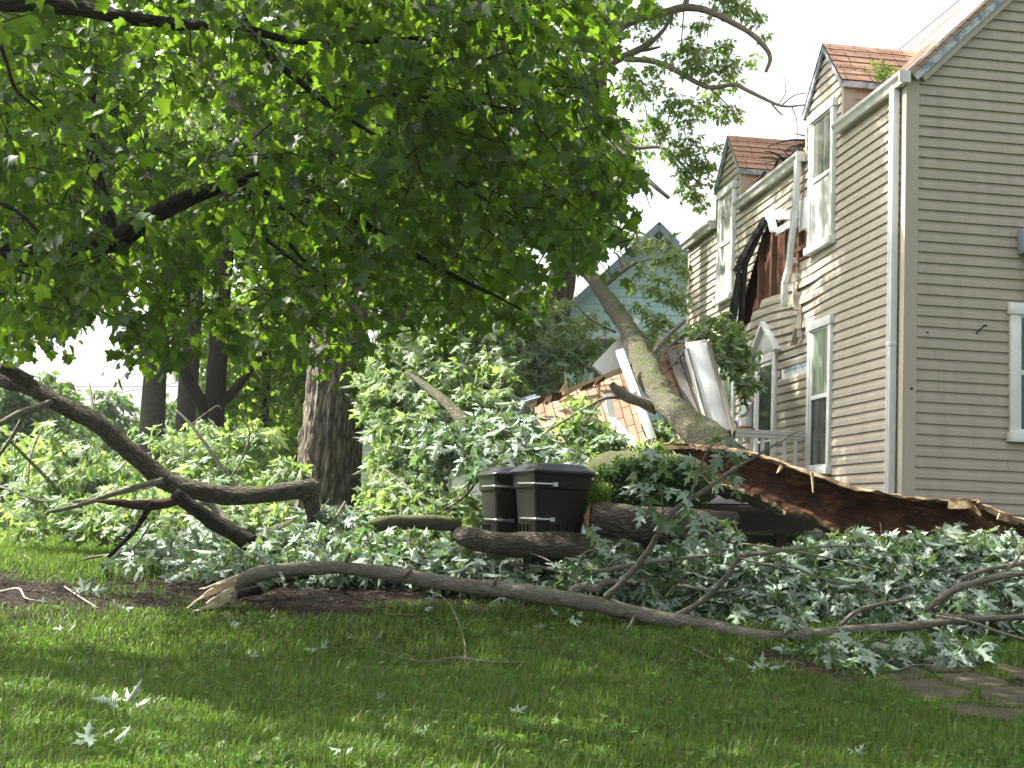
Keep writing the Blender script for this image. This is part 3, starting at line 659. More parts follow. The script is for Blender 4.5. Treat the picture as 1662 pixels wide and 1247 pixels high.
mb = MB(HP); mb.box(4.80, 4.825, -.085, -.06, 2.36, 2.44); mb.beam((4.81, -.09, 2.38), (4.78, -.10, 2.33), .02, .02); mb.build('handle', M['tar'], door)
def dormer(c, hw=.62, ez=6.50, apex=7.14, lace='glass_lace'):
    mb = MB(HP); z = EAVE - .03     # clad front: courses clipped by the little gable
    while z < apex - .03:
        def lim(q): return hw if q < ez else max(.0, hw * (apex - q) / (apex - ez))
        prof = [(0, .002), (0, .026), (.056, .024), (.068, .012), (CO + .004, .002)]
        for (z0, o0), (z1, o1) in zip(prof[:-1], prof[1:]):
            l0, l1 = lim(z + z0), lim(z + z1); mb.poly([(c - l0, -o0, z + z0), (c + l0, -o0, z + z0), (c + l1, -o1, z + z1), (c - l1, -o1, z + z1)])
        z += CO
    mb.poly([(c - hw, 0, EAVE - .1), (c + hw, 0, EAVE - .1), (c + hw, 0, ez), (c, 0, apex), (c - hw, 0, ez)])
    d = mb.build('dormer', M['vinyl_front'], house)
    for s_ in (-1, 1):                           # cheeks, one per side, their siding tinted with painted roof bounce
        mb = MB(HP); z = EAVE
        while z < ez - .01:
            u = c + s_ * hw; zz = min(z + CO, ez)
            mb.poly([(u + s_ * .016, .02, z), (u + s_ * .016, z - EAVE + .3, z), (u + s_ * .004, zz - EAVE + .3, zz), (u + s_ * .004, .02, zz)]); mb.poly([(u + s_ * .016, .02, z), (u + s_ * .016, z - EAVE + .3, z), (u, z - EAVE + .3, z), (u, .02, z)]); z += CO
        mb.build('cheek_wall', M['bounce_siding'], d)
    mb = MB(HP)
    for s_ in (-1, 1): mb.box(c + s_ * hw - .03, c + s_ * hw + .03, -.035, .11, EAVE - .06, ez - .01)
    mb.build('corner_board', M['trim_tan'], d, split=True)
    mb = MB(HP); q = (apex - ez) / hw; ov = .07; nrmL = math.hypot(1, q)
    for s_ in (-1, 1):
        n = int(math.hypot(hw + ov, q * (hw + ov)) / .145)
        for k in range(n):
            t0, t1 = k / n, (k + 1) / n + .02
            def pt(t, v, lift): return (c + s_ * (hw + ov) * (1 - t), v, ez - q * ov + q * (hw + ov) * t + .05 + lift)
            P = [pt(t0, -.07, .012), pt(t0, 1.5, .012), pt(min(t1, 1), 1.75, .0), pt(min(t1, 1), -.07, .0)]
            vv = [t0 * .9, t0 * .9, t1 * .9, t1 * .9]; mb.poly(P, uv=[(P[i][1] + .15 * (k % 2) + c, vv[i] + k * .02) for i in range(4)])
            mb.poly([pt(t0, -.07, .012), pt(t0, 1.5, .012), pt(t0, 1.5, -.01), pt(t0, -.07, -.01)]); mb.poly([pt(t0, -.07, .012), pt(min(t1, 1), -.07, 0), pt(min(t1, 1), -.07, -.03), pt(t0, -.07, -.03)])
    mb.build('dormer_roof', M['shingle'], d)
    mb = MB(HP)
    for s_ in (-1, 1):
        a = (c + s_ * (hw + ov - .01), -.05, ez - q * ov + .0); b = (c, -.05, apex + .0)
        mb.beam(a, b, .03, .075, up=(0, 0, 1)); mb.box(c + s_ * (hw + ov) - .012, c + s_ * (hw + ov) + .012, -.06, .66, ez - q * ov - .035, ez - q * ov + .04)
    mb.build('fascia', M['peeling'], d, split=True)
    window(c - .415, c + .415, 4.53, 6.33, panes=(lace, 'glass_lace'), rail=5.46, parent=d, off=.012)
dormer(2.40, lace='window_dark'); dormer(6.50)
mb = MB(HP)                                       # grey service box and conduit on the gable end
mb.box(-.16, -.02, 1.24, 1.44, 4.07, 4.34); cb = bevel(mb.build('service_box', M['conduit_grey'], house), .01)
p, r = smooth_path([HP((-.08, 1.32, 4.08)), HP((-.08, 1.32, 3.75)), HP((-.07, 1.33, 3.62)), HP((-.05, 1.45, 3.57)), HP((-.05, 1.8, 3.57))], [.022] * 5); tubes('conduit', [(p, r)], M['aluminium'], cb, sides=8, n=1)
mb = MB(HP)                                       # two scars where something hit the gable cladding
mb.beam((-.026, .78, 3.19), (-.03, .86, 3.28), .01, .012); mb.beam((-.03, .86, 3.28), (-.03, .90, 3.285), .01, .015); mb.box(-.026, -.02, .22, .25, 3.16, 3.175); mb.box(-.04, -.033, .05, .075, 2.55, 2.575)
mb.build('scar', M['tar'], house, split=True)

# ------------------------------------------------------------------ porch and its wreckage
porch = thing('front_porch', 'white railed front porch on dark brown skirting under the fallen trunk', 'porch', tuple(HP((4.5, -.8, .4))))
mb = MB(HP)
for k in range(12): mb.box(2.86, 6.4, -1.72 + k * .142, -1.72 + k * .142 + .136, 1.29, 1.325)
mb.build('deck', M['grey_wood'], porch)
mb = MB(HP); mb.box(2.84, 2.88, -1.74, -.04, .98, 1.285); mb.box(2.88, 6.4, -1.74, -1.70, .98, 1.285); mb.build('skirt_board', M['brown_board'], porch)
mb = MB(HP)
for u, v in ((2.95, -1.65), (6.3, -1.65), (4.6, -1.65), (2.95, -.3)): mb.box(u - .06, u + .06, v - .06, v + .06, .2, 1.28)
mb.build('post_foot', M['brown_board'], porch, split=True)
mb = MB(HP); mb.box(2.80, 2.90, -1.62, -.06, 2.215, 2.25); mb.box(2.82, 2.88, -1.62, -.06, 2.165, 2.215); mb.box(2.79, 2.91, -1.64, -.06, 2.25, 2.262); rl = bevel(mb.build('railing', M['white_paint'], porch), .004)
mb = MB(HP); mb.box(2.825, 2.875, -1.62, -.06, 1.45, 1.50); mb.build('bottom_rail', M['white_paint'], rl)
for k in range(11):
    mb = MB(HP); v = -.16 - k * .142; mb.box(2.832, 2.868, v - .022, v + .022, 1.505, 2.16); mb.build('baluster', M['white_paint'], rl)
mb = MB(HP); mb.beam((2.80, -1.66, 1.36), (2.80, -.9, 1.36), .05, .07); bd = mb.build('light_board', M['white_paint'], porch)

mbx = thing('mailbox', 'small white wall mailbox beside the front door', 'mailbox', tuple(HP((5.2, -.08, 2.5))))
mb = MB(HP); mb.box(5.02, 5.30, -.13, -.025, 2.47, 2.62); mb.box(5.03, 5.29, -.12, -.025, 2.62, 2.80); bevel(mb.build('body', M['white_paint'], mbx), .012)
mb = MB(HP); mb.poly([(5.0, -.15, 2.66), (5.32, -.15, 2.66), (5.31, -.03, 2.84), (5.01, -.03, 2.84)]); mb.poly([(5.0, -.15, 2.645), (5.32, -.15, 2.645), (5.32, -.15, 2.66), (5.0, -.15, 2.66)]); mb.build('lid', M['aluminium'], mbx)
mb = MB(HP); mb.box(4.98, 5.36, -.17, -.025, 2.435, 2.455); sh = mb.build('shelf', M['raw_wood'], mbx)
bt = thing('spray_bottle', 'small clear bottle with blue label beside the white mailbox', 'bottle', tuple(HP((5.40, -.09, 2.455))))
tubes('bottle_body', [([HP((5.40, -.10, 2.456)), HP((5.40, -.10, 2.58)), HP((5.40, -.10, 2.62)), HP((5.40, -.10, 2.66))], [.04, .04, .018, .016])], M['white_paint'], bt, sides=12, n=2)
mb = MB(HP); mb.box(5.375, 5.425, -.146, -.139, 2.48, 2.56); mb.build('bottle_label', M['blue_label'], bt)
br_ = thing('garden_brush', 'green handled brush leaning on the wall by the mailbox', 'brush', tuple(HP((5.5, -.06, 2.3))))
tubes('handle', [([HP((5.46, -.06, 2.68)), HP((5.44, -.06, 2.76)), HP((5.42, -.06, 2.87))], [.022, .026, .02])], M['green_plastic'], br_, sides=10)
tubes('shaft', [([HP((5.58, -.06, 2.1)), HP((5.46, -.06, 2.70))], [.012, .012])], M['raw_wood'], br_, sides=8)
mb = MB(HP); mb.box(5.05, 5.25, -.16, -.06, 2.456, 2.49); tag(bevel(mb.build('orange_tray', M['orange']), .01), 'small orange clay tray on the shelf under the mailbox', 'tray')

# collapsed porch roof ----------------------------------------------------------------------------
wreck = thing('collapsed_porch_roof', 'collapsed porch roof with upended orange brown shingles and splintered edges', 'roof', (1.4, 15.6, .4))
def panel(name, quad, mat, parent, thick=.05, nu=16, nv=8, rough=.012, wob=.0, rot=True):
    a, b, c, d = [np.asarray(q, float) for q in quad]; Lu = np.linalg.norm(b - a); Lv = np.linalg.norm(d - a); nn = nrm(np.cross(b - a, d - a))
    mb = MB(); g = {}
    for i in range(nu + 1):
        for j in range(nv + 1):
            s_, t = i / nu, j / nv; p = a * (1 - s_) * (1 - t) + b * s_ * (1 - t) + c * s_ * t + d * (1 - s_) * t
            if i in (0, nu) or j in (0, nv): p = p + rng.normal(0, rough, 3)
            g[i, j] = p + nn * (wob * math.sin(s_ * 5 + 1) * math.sin(t * 4 + .5))
    for i in range(nu):
        for j in range(nv):
            uvf = (lambda i, j: (j / nv * Lv, i / nu * Lu)) if rot else (lambda i, j: (i / nu * Lu, j / nv * Lv))
            mb.poly([g[i, j], g[i + 1, j], g[i + 1, j + 1], g[i, j + 1]], uv=[uvf(i, j), uvf(i + 1, j), uvf(i + 1, j + 1), uvf(i, j + 1)])
            mb.poly([g[q] - nn * thick * (1 if nn[1] < 0 else -1) for q in ((i, j), (i, j + 1), (i + 1, j + 1), (i + 1, j))])
    return mb.build(name, mat, parent)
PL = [at(865, 661, 16.0), at(1016, 604, 16.5), at(1052, 725, 15.3), at(905, 762, 14.9)]
panel('shingle_panel', PL, M['shingle'], wreck, wob=.03)
PR = [at(1052, 588, 16.9), at(1096, 568, 17.0), at(1146, 706, 15.9), at(1104, 722, 15.8)]
panel('shingle_panel', PR, M['shingle'], wreck, wob=.02)
mb = MB()                                          # splintered roof boards along the top edge
def Q(px, py, Y): return at(px, py, Y)
mb.beam(Q(862, 664, 16.1), Q(1015, 602, 16.6), .12, .035, up=(0, 1, 0)); mb.beam(Q(880, 652, 16.2), Q(1000, 606, 16.6), .05, .03, up=(0, 1, .3))
for a_, b_, w_ in (((905, 648, 16.1), (917, 622, 16.2), .06), ((912, 645, 16.1), (918, 628, 16.2), .03), ((940, 633, 16.2), (985, 612, 16.3), .04), ((1058, 618, 16.7), (1082, 560, 16.8), .07), ((1070, 575, 16.8), (1110, 556, 16.9), .05), ((1050, 575, 17), (1075, 562, 17), .09), ((1062, 566, 16.9), (1072, 545, 17), .05), ((1096, 566, 16.9), (1120, 558, 16.8), .07)):
    mb.beam(Q(*a_), Q(*b_), w_, .02, up=(0, 1, 0), w2=.012)
mb.build('splintered_board', M['raw_wood'], wreck, split=True)
mb = MB(); mb.beam(Q(833, 657, 16.6), Q(872, 646, 16.4), .05, .10, up=(0, 0, 1)); mb.beam(Q(815, 672, 16.4), Q(880, 652, 16.3), .16, .02, up=(0, 1, .6)); mb.build('eave_flashing', M['conduit_grey'], wreck, split=True)
mb = MB(); mb.beam(Q(1090, 572, 16.8), Q(1136, 703, 15.9), .12, .09, up=(0, 1, 0)); mb.beam(Q(1103, 570, 16.8), Q(1148, 705, 15.9), .05, .06, up=(0, 1, 0)); mb.build('rafter', M['grey_wood'], wreck, split=True)
mb = MB(); mb.beam(Q(975, 607, 17.2), Q(1034, 545, 17.6), .32, .04, up=(0, 1, 0)); mb.beam(Q(990, 609, 17.0), Q(1032, 572, 17.2), .08, .05, up=(0, 1, 0)); mb.build('gable_board', M['white_paint'], wreck, split=True)
mb = MB(); mb.beam(Q(1024, 533, 18.2), Q(1034, 520, 18.3), .10, .06, up=(0, 1, 0)); mb.build('loose_block', M['white_paint'], wreck)
for k in range(16):
    mb = MB(); q = at(rng.uniform(870, 1120), rng.uniform(570, 740), rng.uniform(15.0, 16.2)) if k > 8 else at(865 + 150 * k / 8, 661 - 57 * k / 8 + rng.normal(0, 4), 16.0 + .06 * k); d = nrm(rng.normal(0, 1, 3)); mb.beam(q, q + d * rng.uniform(.12, .38), rng.uniform(.02, .07), .012, up=(0, 1, 0), w2=.012); mb.build('lath_scrap', M[('raw_wood', 'grey_wood', 'white_paint')[k % 3]], wreck)
for k in range(7):
    q = at(870 + 24 * k, 662 - 9 * k, 15.9 + .07 * k); a_ = nrm(np.array([.9, .1, rng.normal(.2, .4)])) * rng.uniform(.1, .2); c_ = nrm(np.array([.1, -.6, rng.uniform(-.2, .9)])) * .12
    mb = MB(); mb.poly([q, q + a_, q + a_ + c_ + rng.normal(0, .02, 3), q + c_]); mb.poly([q + np.array([0, .004, .004]), q + c_ + np.array([0, .004, .004]), q + a_ + c_ + np.array([0, .004, .004]), q + a_ + np.array([0, .004, .004])]); mb.build('shingle_scrap', M['shingle'], wreck)
beam = thing('porch_beam', 'wide white boxed beam standing tilted against the wrecked porch', 'beam', tuple(at(1168, 705, 16)))
mb = MB(); a_, b_ = Q(1128, 562, 16.5), Q(1168, 708, 15.9); mb.beam(a_, b_, .27, .24, up=(0, 1, 0)); bevel(mb.build('casing', M['white_paint'], beam), .008)
mb = MB(); mb.beam(Q(1149, 563, 16.36), Q(1191, 708, 15.76), .035, .26, up=(0, 1, 0)); mb.beam(Q(1116, 566, 16.35), Q(1155, 708, 15.75), .02, .03, up=(0, 1, 0)); mb.build('edge_strip', M['grey_wood'], beam, split=True)
mb = MB(); mb.beam(Q(1112, 566, 16.5), Q(1146, 558, 16.45), .06, .16, up=(0, 1, 0)); mb.build('broken_end', M['raw_wood'], beam)
mb = MB(); mb.beam(Q(1006, 571, 15.7), Q(1060, 716, 15.0), .098, .098, up=(0, 1, 0)); tag(bevel(mb.build('porch_post', M['white_paint']), .006), 'square white post leaning against the mossy limb before the shingles', 'post')
pp = thing('broken_post', 'broken white post snapped into two pieces left of the leaning post', 'post', tuple(at(1035, 730, 14.6)))
mb = MB(); mb.beam(Q(987, 641, 15.3), Q(995, 690, 15.2), .085, .085, up=(0, 1, 0)); mb.build('upper_piece', M['white_paint'], pp)
mb = MB(); mb.beam(Q(994, 685, 15.2), Q(1036, 731, 14.7), .10, .08, up=(0, 1, 0)); bevel(mb.build('lower_piece', M['white_paint'], pp), .005)
mb = MB(); mb.beam(Q(991, 678, 15.1), Q(987, 742, 14.8), .026, .035, up=(0, 1, 0)); mb.build('splinter', M['white_paint'], pp)
mb = MB(); mb.beam(Q(982, 643, 15.3), Q(992, 638, 15.3), .05, .05, up=(0, 1, 0)); mb.build('torn_end', M['grey_wood'], pp)
mb = MB(); mb.beam(Q(1160, 838, 12.3), Q(1192, 872, 11.9), .075, .06, up=(0, 1, 0)); tag(bevel(mb.build('loose_rail', M['white_paint']), .004), 'short white rail slanting down into the dark under the porch', 'rail')
mb = MB(); mb.beam(Q(1140, 812, 13.6), Q(1236, 808, 13.5), .035, .085, up=(0, 0, 1)); tag(bevel(mb.build('fallen_board', M['white_paint']), .004), 'white board lying flat between the split trunk and the brown skirting', 'board')
mb = MB(); mb.beam(Q(1135, 846, 13.0), Q(1320, 846, 13.2), .05, .19, up=(0, 0, 1)); mb.beam(Q(1140, 819, 12.98), Q(1255, 819, 13.18), .09, .018, up=(0, 0, 1)); tag(mb.build('loose_skirt_board', M['brown_board']), 'dark brown board propped under the split trunk', 'board')
mb = MB()
tag(tubes('brick_chunk', [([at(1300, 1024, 10.6), at(1306, 1020, 10.62)], [.045, .05])], M['rubble'], None, sides=7, rough=.2), 'small pale stone lying behind the long foreground limb', 'stone')

# ------------------------------------------------------------------ the fallen tree
ft = thing('fallen_tree', 'huge split mossy trunk lying across the porch, its red rotten hollow open', 'tree', (2.6, 12.6, .4))
up_e = [(1078, 722, 13.3), (1110, 722, 13.15), (1150, 728, 13.0), (1210, 737, 12.8), (1290, 762, 12.65), (1370, 790, 12.5), (1450, 806, 12.4), (1520, 813, 12.3), (1575, 814, 12.25), (1600, 828, 12.2), (1655, 846, 12.15), (1740, 862, 12.1), (1900, 900, 12.0)]
lo_e = [(1088, 734, 13.1), (1112, 752, 12.9), (1140, 775, 12.7), (1190, 790, 12.5), (1240, 806, 12.3), (1290, 832, 12.15), (1340, 856, 12.05), (1420, 882, 11.9), (1500, 890, 11.8), (1580, 893, 11.75), (1655, 897, 11.7), (1740, 905, 11.7), (1900, 915, 11.8)]
Ue, _ = smooth_path([at(*p) for p in up_e], np.ones(len(up_e)), 7); Le, _ = smooth_path([at(*p) for p in lo_e], np.ones(len(lo_e)), 7)
m = len(Ue); sm = lambda a, k: np.apply_along_axis(lambda c: np.convolve(c, np.ones(k) / k, 'same'), 0, a); Ue = Ue + sm(rng.normal(0, .022, (m, 3)), 9); Le = Le + sm(rng.normal(0, .045, (m, 3)), 7)
Lc = np.concatenate([[0], np.cumsum(np.linalg.norm(np.diff((Ue + Le) / 2, axis=0), axis=1))])
def shell(t_in, name, mat, th0=0., th1=math.pi, seg=14, rough=.0):
    mb = MB(); G = np.zeros((m, seg + 1, 3))
    for i in range(m):
        c = (Ue[i] + Le[i]) / 2; h = (Ue[i] - Le[i]) / 2; R_ = np.linalg.norm(h); away = nrm(np.array([.1, 1., .12])); hh = h / (R_ + 1e-6); away = nrm(away - hh * np.dot(away, hh)); dep = max(R_ * 1.0, .10) * 1.05
        for j in range(seg + 1):
            th = th0 + (th1 - th0) * j / seg; k = 1 + t_in / max(R_, .08)
            G[i, j] = c + h * math.cos(th) * k + away * dep * math.sin(th) * k + rng.normal(0, rough, 3)
    for i in range(m - 1):
        for j in range(seg):
            mb.poly([G[i, j], G[i, j + 1], G[i + 1, j + 1], G[i + 1, j]], uv=[(j / seg * 1.2, Lc[i] * .3), ((j + 1) / seg * 1.2, Lc[i] * .3), ((j + 1) / seg * 1.2, Lc[i + 1] * .3), (j / seg * 1.2, Lc[i + 1] * .3)])
    return mb, G
mb, Gi = shell(0, 'x', None, rough=.010); o = mb.build('rotten_heartwood', M['rot'], ft, True); 
mb, Go = shell(.065, 'x', None, rough=.006)
o = mb.build('bark', M['bark_moss'], ft, True)
def lip(name, j, extra, wid):
    """band of pale torn sapwood between the hollow and the bark along one edge"""
    V = []; mb = MB(); e = sm(rng.normal(0, .03, (m, 3)), 7); s1 = np.abs(sm(rng.normal(0, .9, (m, 1)), 3)[:, 0])
    A = Gi[:, j] + (Gi[:, j + (1 if j == 0 else -1)] - Gi[:, j]) * (wid + .25 * s1[:, None]); Mid = (Gi[:, j] + Go[:, j]) / 2 + e + extra; Bq = Go[:, j]
    tw_ = np.array([0, -.018, 0])
    for i in range(m - 1):
        for a, b, u0, u1 in ((A, Mid, 0, .07), (Mid, Bq, .07, .14)):
            mb.poly([a[i] + tw_, b[i] + tw_, b[i + 1] + tw_, a[i + 1] + tw_], uv=[(u0 * 9, Lc[i] * .25), (u1 * 9, Lc[i] * .25), (u1 * 9, Lc[i + 1] * .25), (u0 * 9, Lc[i + 1] * .25)])
    return mb.build(name, M['sapwood'], ft, False)
lip('splintered_sapwood', 0, np.array([0, -.035, .0]), .12); lip('splintered_sapwood', 14, np.array([0, -.045, .01]), .3)
mb = MB()
for (a, b, w_) in (((1318, 768, 12.4), (1320, 800, 12.35), .025), ((1268, 757, 12.5), (1262, 768, 12.4), .03), ((1560, 818, 12.1), (1575, 812, 12.1), .10), ((1540, 816, 12.15), (1578, 822, 12.05), .12), ((1575, 820, 12.1), (1592, 838, 12.0), .06), ((1080, 726, 13.1), (1130, 727, 12.95), .05), ((1620, 838, 12.0), (1652, 850, 12.0), .06)):
    mb.beam(at(*a), at(*b), w_, .03, up=(0, 1, 0), w2=w_ * .35)
mb.build('torn_splinter', M['sapwood'], ft, split=True)
# the mossy limb over the porch roof, the mossy butt, the dead stub
p, r = pix([(1185, 752, 13.3, 34), (1148, 712, 13.7, 28), (1108, 678, 14.3, 23), (1077, 648, 15.0, 20), (1058, 618, 15.6, 22), (1045, 590, 16.2, 21), (1030, 556, 16.9, 16), (1010, 520, 17.6, 15), (988, 488, 18.3, 13), (964, 456, 19.0, 11), (935, 415, 20.0, 8), (905, 380, 21, 5)])
tubes('mossy_limb', [(p, r)], M['bark_moss2'], ft, sides=26, rough=.085, n=9)
p, r = pix([(955, 760, 12.9, 20), (985, 768, 12.85, 36), (1040, 775, 12.8, 42), (1090, 778, 12.85, 42), (1125, 782, 13.0, 36), (1150, 786, 13.2, 26)])
tubes('mossy_butt', [(p, r)], M['bark_moss'], ft, sides=20, rough=.06, n=6)
p, r = pix([(1066, 664, 15.0, 11), (1040, 652, 14.95, 9), (1018, 644, 14.9, 9), (1000, 632, 14.85, 8), (991, 621, 14.8, 5)])
p2, r2_ = pix([(1018, 646, 14.9, 4), (985, 646, 14.8, 3), (955, 660, 14.7, 2.5), (925, 678, 14.6, 2), (888, 700, 14.5, 1.5)]); p3, r3 = pix([(978, 647, 14.8, 2), (960, 672, 14.6, 1.6), (935, 695, 14.5, 1.3), (915, 712, 14.4, 1)])
tubes('dead_stub', [(p, r), (p2, r2_), (p3, r3)], M['bark_gray'], ft, sides=9, rough=.06)
pz = [[(975, 468, 18.8, 5), (1010, 440, 18.6, 4), (1035, 425, 18.4, 2.5)], [(1012, 440, 18.6, 2.5), (1003, 415, 18.6, 2), (995, 410, 18.6, 1)], [(1050, 585, 16.6, 5), (1085, 545, 16.8, 4), (1112, 520, 16.9, 3)], [(940, 420, 19.6, 5), (900, 445, 19.4, 4), (850, 470, 19.3, 3)], [(1075, 535, 17.5, 2.5), (1110, 550, 17.3, 2)]]
tubes('side_branch', [pix(q) for q in pz], M['bark_gray'], ft, sides=7, rough=.05)
# dark trunk mass under the wreck
for nm, lab, path, mat, endm in (
    ('broken_log', 'thick broken log with a ragged pinkish end, lying left of the porch', [(958, 843, 11.6, 25), (975, 845, 11.6, 29), (1020, 850, 11.65, 31), (1080, 853, 11.7, 30), (1140, 850, 11.9, 24), (1195, 840, 12.1, 9)], 'bark', 'end_grain'),
    ('fallen_log', 'long low log lying before the two black trash cans', [(742, 868, 12.0, 12), (765, 874, 11.9, 18), (820, 883, 11.75, 19), (900, 884, 11.6, 22), (970, 894, 11.55, 24), (1040, 908, 11.5, 20)], 'bark', 'bark_dark')):
    root = thing(nm, lab, 'log', tuple(at(*path[0][:3]))); p, r = pix(path)
    tubes('bark', [(p, r)], M[mat], root, sides=20, rough=.06, n=7)
    d = nrm(p[0] - p[1]); ax = nrm(np.cross(d, [0, 0, 1])); bx = np.cross(ax, d); mb = MB(); k = 16; ring = [[p[0] + d * (.012 + .05 * rr_ * rng.random() - .02 * (1 - q)) + (ax * math.cos(a) + bx * math.sin(a)) * r[0] * q * 1.02 for a in np.linspace(0, 6.283, k, endpoint=False)] for q, rr_ in ((1, .3), (.7, 1), (.35, 1.4))]
    for A_, B_ in zip(ring[:-1], ring[1:]):
        for i in range(k): mb.poly([A_[i], A_[(i + 1) % k], B_[(i + 1) % k], B_[i]])
    mb.poly(ring[-1]); mb.build('broken_end', M[endm], root)
p, r = pix([(1000, 745, 13.0, 12), (1030, 748, 12.9, 18), (1080, 742, 13.0, 14), (1100, 735, 13.1, 6)]); 

# ------------------------------------------------------------------ trash cans
def rrect(w_, d_, r_, n=5):
    out = []
    for cx, cy_, a0 in ((w_ / 2 - r_, d_ / 2 - r_, 0), (-w_ / 2 + r_, d_ / 2 - r_, 90), (-w_ / 2 + r_, -d_ / 2 + r_, 180), (w_ / 2 - r_, -d_ / 2 + r_, 270)):
        for k in range(n + 1):
            a = math.radians(a0 + 90 * k / n); out.append((cx + r_ * math.cos(a), cy_ + r_ * math.sin(a)))
    return out
def loft(sections, xf, cap0=True, cap1=True):
    mb = MB(xf); rings = [[(x, y, z) for x, y in rrect(w_, d_, r_)] if len(s_) == 4 else [(x + s_[4], y + s_[5], z) for x, y in rrect(w_, d_, r_)] for s_ in sections for (w_, d_, r_, z) in [s_[:4]]]
    n = len(rings[0])
    for A_, B_ in zip(rings[:-1], rings[1:]):
        for i in range(n): mb.poly([A_[i], A_[(i + 1) % n], B_[(i + 1) % n], B_[i]])
    if cap0: mb.poly(rings[0][::-1])
    if cap1: mb.poly(rings[-1])
    return mb
def trash_can(base, yaw, s, lab):
    root = thing('trash_can', lab, 'trash can', tuple(base)); c_, s_ = math.cos(yaw), math.sin(yaw); base = np.asarray(base)
    def xf(p): return base + np.array([c_ * p[0] * .94 - s_ * p[1], s_ * p[0] * .94 + c_ * p[1], p[2]]) * s
    # front faces -y; the narrow side towards -x
    body = loft([(.42, .41, .05, .0), (.435, .43, .06, .02), (.52, .535, .06, .55), (.565, .595, .06, .80), (.60, .63, .05, .815), (.605, .64, .05, .93), (.625, .66, .05, .935), (.63, .665, .05, .965)], xf).build('body', M['bin_plastic'], root)
    weld(body); m_ = body.modifiers.new('bevel', 'BEVEL'); m_.width = .004; m_.segments = 2; m_.limit_method = 'ANGLE'
    mb = MB(xf)
    for x0 in (-.11, .08):                     # moulded panel ridges
        for q in (0, .10): mb.beam((x0 + q, -.236, .05), (x0 + q, -.284, .50), .016, .03, up=(0, 1, 0))
        mb.beam((x0, -.284, .50), (x0 + .10, -.284, .50), .03, .016, up=(0, 0, 1))
    for y0 in (-.1, 0., .1): mb.beam((-.242, y0, .03), (-.283, y0, .48), .03, .014, up=(0, 1, 0))
    mb.build('moulded_rib', M['bin_plastic'], body)
    lid = loft([(.645, .69, .06, .948), (.665, .71, .07, .956), (.665, .71, .07, .974), (.645, .69, .08, .984), (.61, .65, .09, .996), (.59, .63, .10, 1.0), (.56, .60, .11, 1.022), (.49, .53, .13, 1.042), (.2, .22, .1, 1.055)], xf).build('lid', M['lid_plastic'], root, True)
    weld(lid)
    mb = MB(xf); mb.beam((.30, .18, .95), (.42, .18, .965), .04, .04); mb.beam((.30, -.12, .95), (.42, -.12, .965), .04, .04); mb.beam((.42, -.16, .965), (.42, .22, .965), .045, .045); bevel(mb.build('handle', M['bin_plastic'], root), .012)
    for z, f in ((.85, .305), (.53, .262)):      # steel lift bars wrapped round the front corner
        P = [(-f - .01, .10, z + .002), (-f - .015, -.02, z), (-f - .012, -f - .0, z), (-f + .03, -f - .035, z), (-.10, -f - .03, z)]
        P = [xf(q) for q in P]; bar = tubes('lift_bar', [(P, [.011 * s] * 5)], M['steel'], root, sides=8)
        mb = MB(xf); mb.box(-.125, -.075, -f - .045, -f + .01, z - .018, z + .018); mb.build('bracket', M['steel'], bar)
    for y in (-.2, .2):
        P = [xf((.24, y - .03, .1)), xf((.24, y + .03, .1))]; tubes('wheel', [(P, [.1 * s] * 2)], M['bin_plastic'], root, sides=16)
    mb = MB(xf)
    for k in range(5): mb.box(-.02 + k * .022, -.004 + k * .022, -.326, -.318, .862, .885)
    mb.build('raised_mark', M['lid_plastic'], body)
    return root
pc = at(893, 845, 11.9); zt = at(893, 752, 11.9)[2]; sc1 = .98
trash_can((pc[0], pc[1], zt - 1.055 * sc1), math.radians(19), sc1 * 1.0, 'larger black trash can in front, its lid highest beside the shrub')
pc = at(832, 845, 12.55); zt = at(826, 758, 12.55)[2]
trash_can((pc[0], pc[1], zt - 1.055 * .98), math.radians(16), .98, 'black trash can half hidden behind the larger one, toward the big trunk')
mb = MB(); tag(tubes('soil_mound', [([(-.6, 12.4, .33), (.3, 12.2, .36), (1.0, 12.3, .30)], [.20, .22, .2])], M['lawn_soil'], None, sides=14, rough=.05), kind='structure')

# ------------------------------------------------------------------ evergreen shrub: many fine upswept sprays
shr = thing('evergreen_shrub', 'dark green feathery evergreen shrub crushed between the cans and the trunk', 'shrub', tuple(at(1030, 850, 12.2)))
n = 2600; px = rng.uniform(945, 1135, n); py = rng.uniform(742, 842, n); k = inpoly(px, py, [(948, 842), (942, 805), (958, 772), (1000, 752), (1060, 744), (1120, 752), (1140, 790), (1128, 838)])
O = np.array([at(a, b, 12.0 + .35 * rng.random() + .25 * ((a - 1040) / 95) ** 2) for a, b in zip(px[k], py[k])])
D = rng.normal(0, .55, (len(O), 3)) + np.array([.25, -.35, .55])
foliage('sprig', O, D, rng.uniform(.12, .34, len(O)), 20, .03, PLAIN, M['fern_leaf'], shr, sag=.25, jit=.6, droop=.1, side=.6)
tubes('stem', [pix([(1040, 860, 12.3, 6), (1035, 800, 12.35, 4), (1020, 760, 12.3, 2)]), pix([(1045, 860, 12.3, 5), (1080, 800, 12.3, 4), (1100, 765, 12.3, 2)])], M['bark'], shr, sides=6)
g2 = thing('fern_tuft', 'bright yellow green ferny tuft beside the larger trash can', 'fern', tuple(at(965, 830, 11.7)))
n = 130; O = np.array([at(rng.normal(966, 10), rng.normal(808, 15), 11.75 + .1 * rng.random()) for _ in range(n)])
foliage('frond', O, rng.normal(0, .5, (n, 3)) + np.array([-.2, -.4, .4]), .11, 12, .035, PLAIN, M['pale_leaf'], g2, sag=.2, jit=.6, droop=.2, side=.5)

